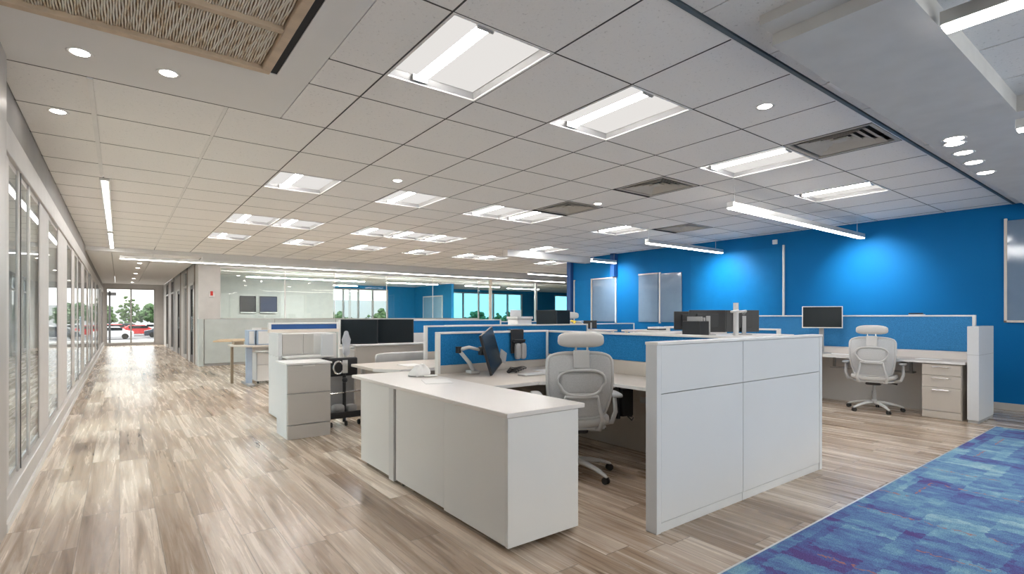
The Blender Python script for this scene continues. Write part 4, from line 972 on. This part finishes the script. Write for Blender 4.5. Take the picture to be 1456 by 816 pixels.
# ------------------------------------------------------------------ outside
GZ = -1.3
struct('ground_outside', B(-60,90,28.6,160,GZ-.2,GZ), M['asphalt'])
struct('ground_kerb', B(-40,80,38,39,GZ,GZ+.12).box(-60,90,64,66,GZ,GZ+.15), M['kerbout'])
struct('backdrop_building', B(-30,30,150,158,GZ,GZ+5).box(40,80,140,150,GZ,GZ+7), M['ext'])
def tree(x, y, h, r, lab, m='leaf'):
    t = thing('tree', lab, 'tree', (x,y,GZ), 'trees outside the windows')
    build('trunk', MB().tube([(x,y,GZ),(x+.1,y,GZ+h*.3),(x,y,GZ+h*.5)], [.16,.12,.06], 7), M['bark'], t)
    c = MB()
    for k in range(90):
        a = random.uniform(0,2*pi); e = random.uniform(-1,1); q = random.uniform(.35,1)
        px, py, pz = x+r*q*cos(a)*math.sqrt(1-e*e), y+r*q*sin(a)*math.sqrt(1-e*e), GZ+h*.55+h*.42*q*e
        s = random.uniform(.1,.22)*r
        c.sellip((px,py,pz), (s,s,s*.75), 1,1,4,6, lambda p: tuple(v*random.uniform(.7,1.35) for v in p))
    build('crown', c, M[m], t)
TL = [(-8.5,125,4.8,3.4),(-3.2,118,4.9,3.0),(1.2,112,6.6,1.7),(5.6,124,5.2,3.6),(12.0,118,4.8,3.2),(19.5,126,5.0,3.6),(16,60,3.1,2.0),(20.4,62,3.4,2.0),(20.6,50,3.0,1.3),(25,58,3.6,1.9),(29.5,60,3.0,2.2),(34.5,62,3.2,2.4),(39.5,60,3.2,2.2),(46,62,3.3,2.5)]
tn = ['leafy tree seen through the end window, far left','leafy tree through the end window, left of its mullion','slim taller tree beside the end window mullion','bushy tree right of the end window mullion','bushy tree at the right side of the end window','tree hidden mostly by the end window frame at right','green tree low in the left pane of the far room window','green tree in the second pane of the far room window','short green tree close to the far room window','round tree in the right pane of the far room window','tree beside the blue spur wall window','tree in the left pane of the far blue window','tree in the middle of the far blue window','tree in the right pane of the far blue window']
for (a, l) in zip(TL, tn): tree(*a, l, random.choice(['leaf','leaf','leafd']))
def car(x, y, m, lab):
    t = thing('car', lab, 'car', (x,y,GZ), 'cars in the parking lot')
    pr = [(-2.2,.25),(-2.2,.8),(-1.5,.95),(-.9,1.42),(.8,1.42),(1.5,.98),(2.2,.85),(2.2,.25)]
    b = MB(); n = len(pr)
    b.add([(x+a,y-.85,GZ+z) for a,z in pr]+[(x+a,y+.85,GZ+z) for a,z in pr], [tuple(range(n)),tuple(range(n,2*n))[::-1]]+[(i,(i+1)%n,(i+1)%n+n,i+n) for i in range(n)])
    build('body', b, M[m], t, bev=.06)
    build('windows', B(x-.95,x+1.15,y-.87,y-.85,GZ+.98,GZ+1.32), M['screen'], t)
    for dx in (-1.4,1.4): build('wheel', MB().lathe([(.001,-.1),(.32,-.1),(.32,.1),(.001,.1)], (x+dx,y-.8,GZ+.32), 16, 'y'), M['rubber'], t)
for i,(x,y,m,l) in enumerate(((-.9,74,'caru','white car nearest in the left pane of the end window'),(4.6,78,'card','dark car nearest in the right pane of the end window'),(1.9,86,'carr','red car right beside the end window mullion'),(-3.0,88,'card','dark car at the left frame of the end window'),(6.9,90,'caru','white car at the right frame of the end window'),(-.6,97,'carr','red car farther back in the left pane'),(4.3,99,'caru','white car farther back behind the dark one'),(.9,107,'card','dark car farthest back under the slim tree'))): car(x,y,m,l)
lp_ = thing('street_lamp', 'dark parking lot lamp post in the end window', 'street lamp', (-.6,50,GZ))
build('pole', MB().tube([(-.6,50,GZ),(-.6,50,3.2)], .07, 8), M['mulld'], lp_)
build('lamp_head', B(-1.0,-.66,49.8,50.2,2.85,3.1).box(-.54,-.2,49.8,50.2,2.85,3.1), M['mulld'], lp_)
lp3 = thing('street_lamp', 'grey lamp post seen through the far room window', 'street lamp', (17.9,50,GZ))
build('pole', MB().tube([(17.9,50,GZ),(17.9,50,4.4)], .14, 8), M['mull'], lp3); build('lamp_head', B(17.6,18.3,49.8,50.2,4.4,4.6), M['mull'], lp3)

# ------------------------------------------------------------------ world and lamps
w = bpy.data.worlds.new('world'); SC.world = w; w.use_nodes = True; nt = w.node_tree; bgn = nt.nodes['Background']
tcw = nt.nodes.new('ShaderNodeTexCoord'); nz = nt.nodes.new('ShaderNodeTexNoise'); nz.inputs['Scale'].default_value = 4; nz.inputs['Detail'].default_value = 5
rp = nt.nodes.new('ShaderNodeValToRGB'); rp.color_ramp.elements[0].position = .4; rp.color_ramp.elements[0].color = (.80,.86,.90,1); rp.color_ramp.elements[1].position = .55; rp.color_ramp.elements[1].color = (1,.95,.885,1)
nt.links.new(tcw.outputs['Generated'], nz.inputs['Vector']); nt.links.new(nz.outputs['Fac'], rp.inputs['Fac']); nt.links.new(rp.outputs['Color'], bgn.inputs['Color'])
bgn.inputs['Strength'].default_value = 2.1
def spot(x, y, z, tx, ty, tz, e, ang, col=(1,.97,.93), blend=.8, rad=.04):
    l = bpy.data.lights.new('spot_lamp', 'SPOT'); l.energy = e; l.spot_size = R(ang); l.spot_blend = blend; l.color = col; l.shadow_soft_size = rad
    o = bpy.data.objects.new('spot_lamp', l); COL.objects.link(o); o.location = (x,y,z)
    o.rotation_euler = (Vector((tx,ty,tz))-Vector((x,y,z))).to_track_quat('-Z','Y').to_euler()
for y in (3.21, 5.6, 8.34): spot(8.62, y, 2.44, 9.5, y-.05, 1.80, 62, 96, col=(.86,.97,1), blend=1)
for i, (x, y) in enumerate(((5.3,1.19),(5.72,1.22),(6.15,1.24),(6.68,1.26))): spot(x, y, 2.62, x, y, 0, 8, 100)
for y in (16.9,18.6,21.0,23.8,26.5): spot(.42, y, 2.64, .42, y, 0, 60, 150)
for x in (-.18,.24): spot(x,3.84,2.73,x,3.84,0,8,100)
sun = bpy.data.lights.new('sun','SUN'); sun.energy = 2.5; sun.angle = .02; so = bpy.data.objects.new('sun', sun); COL.objects.link(so); so.rotation_euler = (R(40), R(10), R(-160))

vs = SC.view_settings; vs.view_transform = 'Standard'; vs.look = 'None'; vs.exposure = 0.62; vs.gamma = 1; vs.use_curve_mapping = False
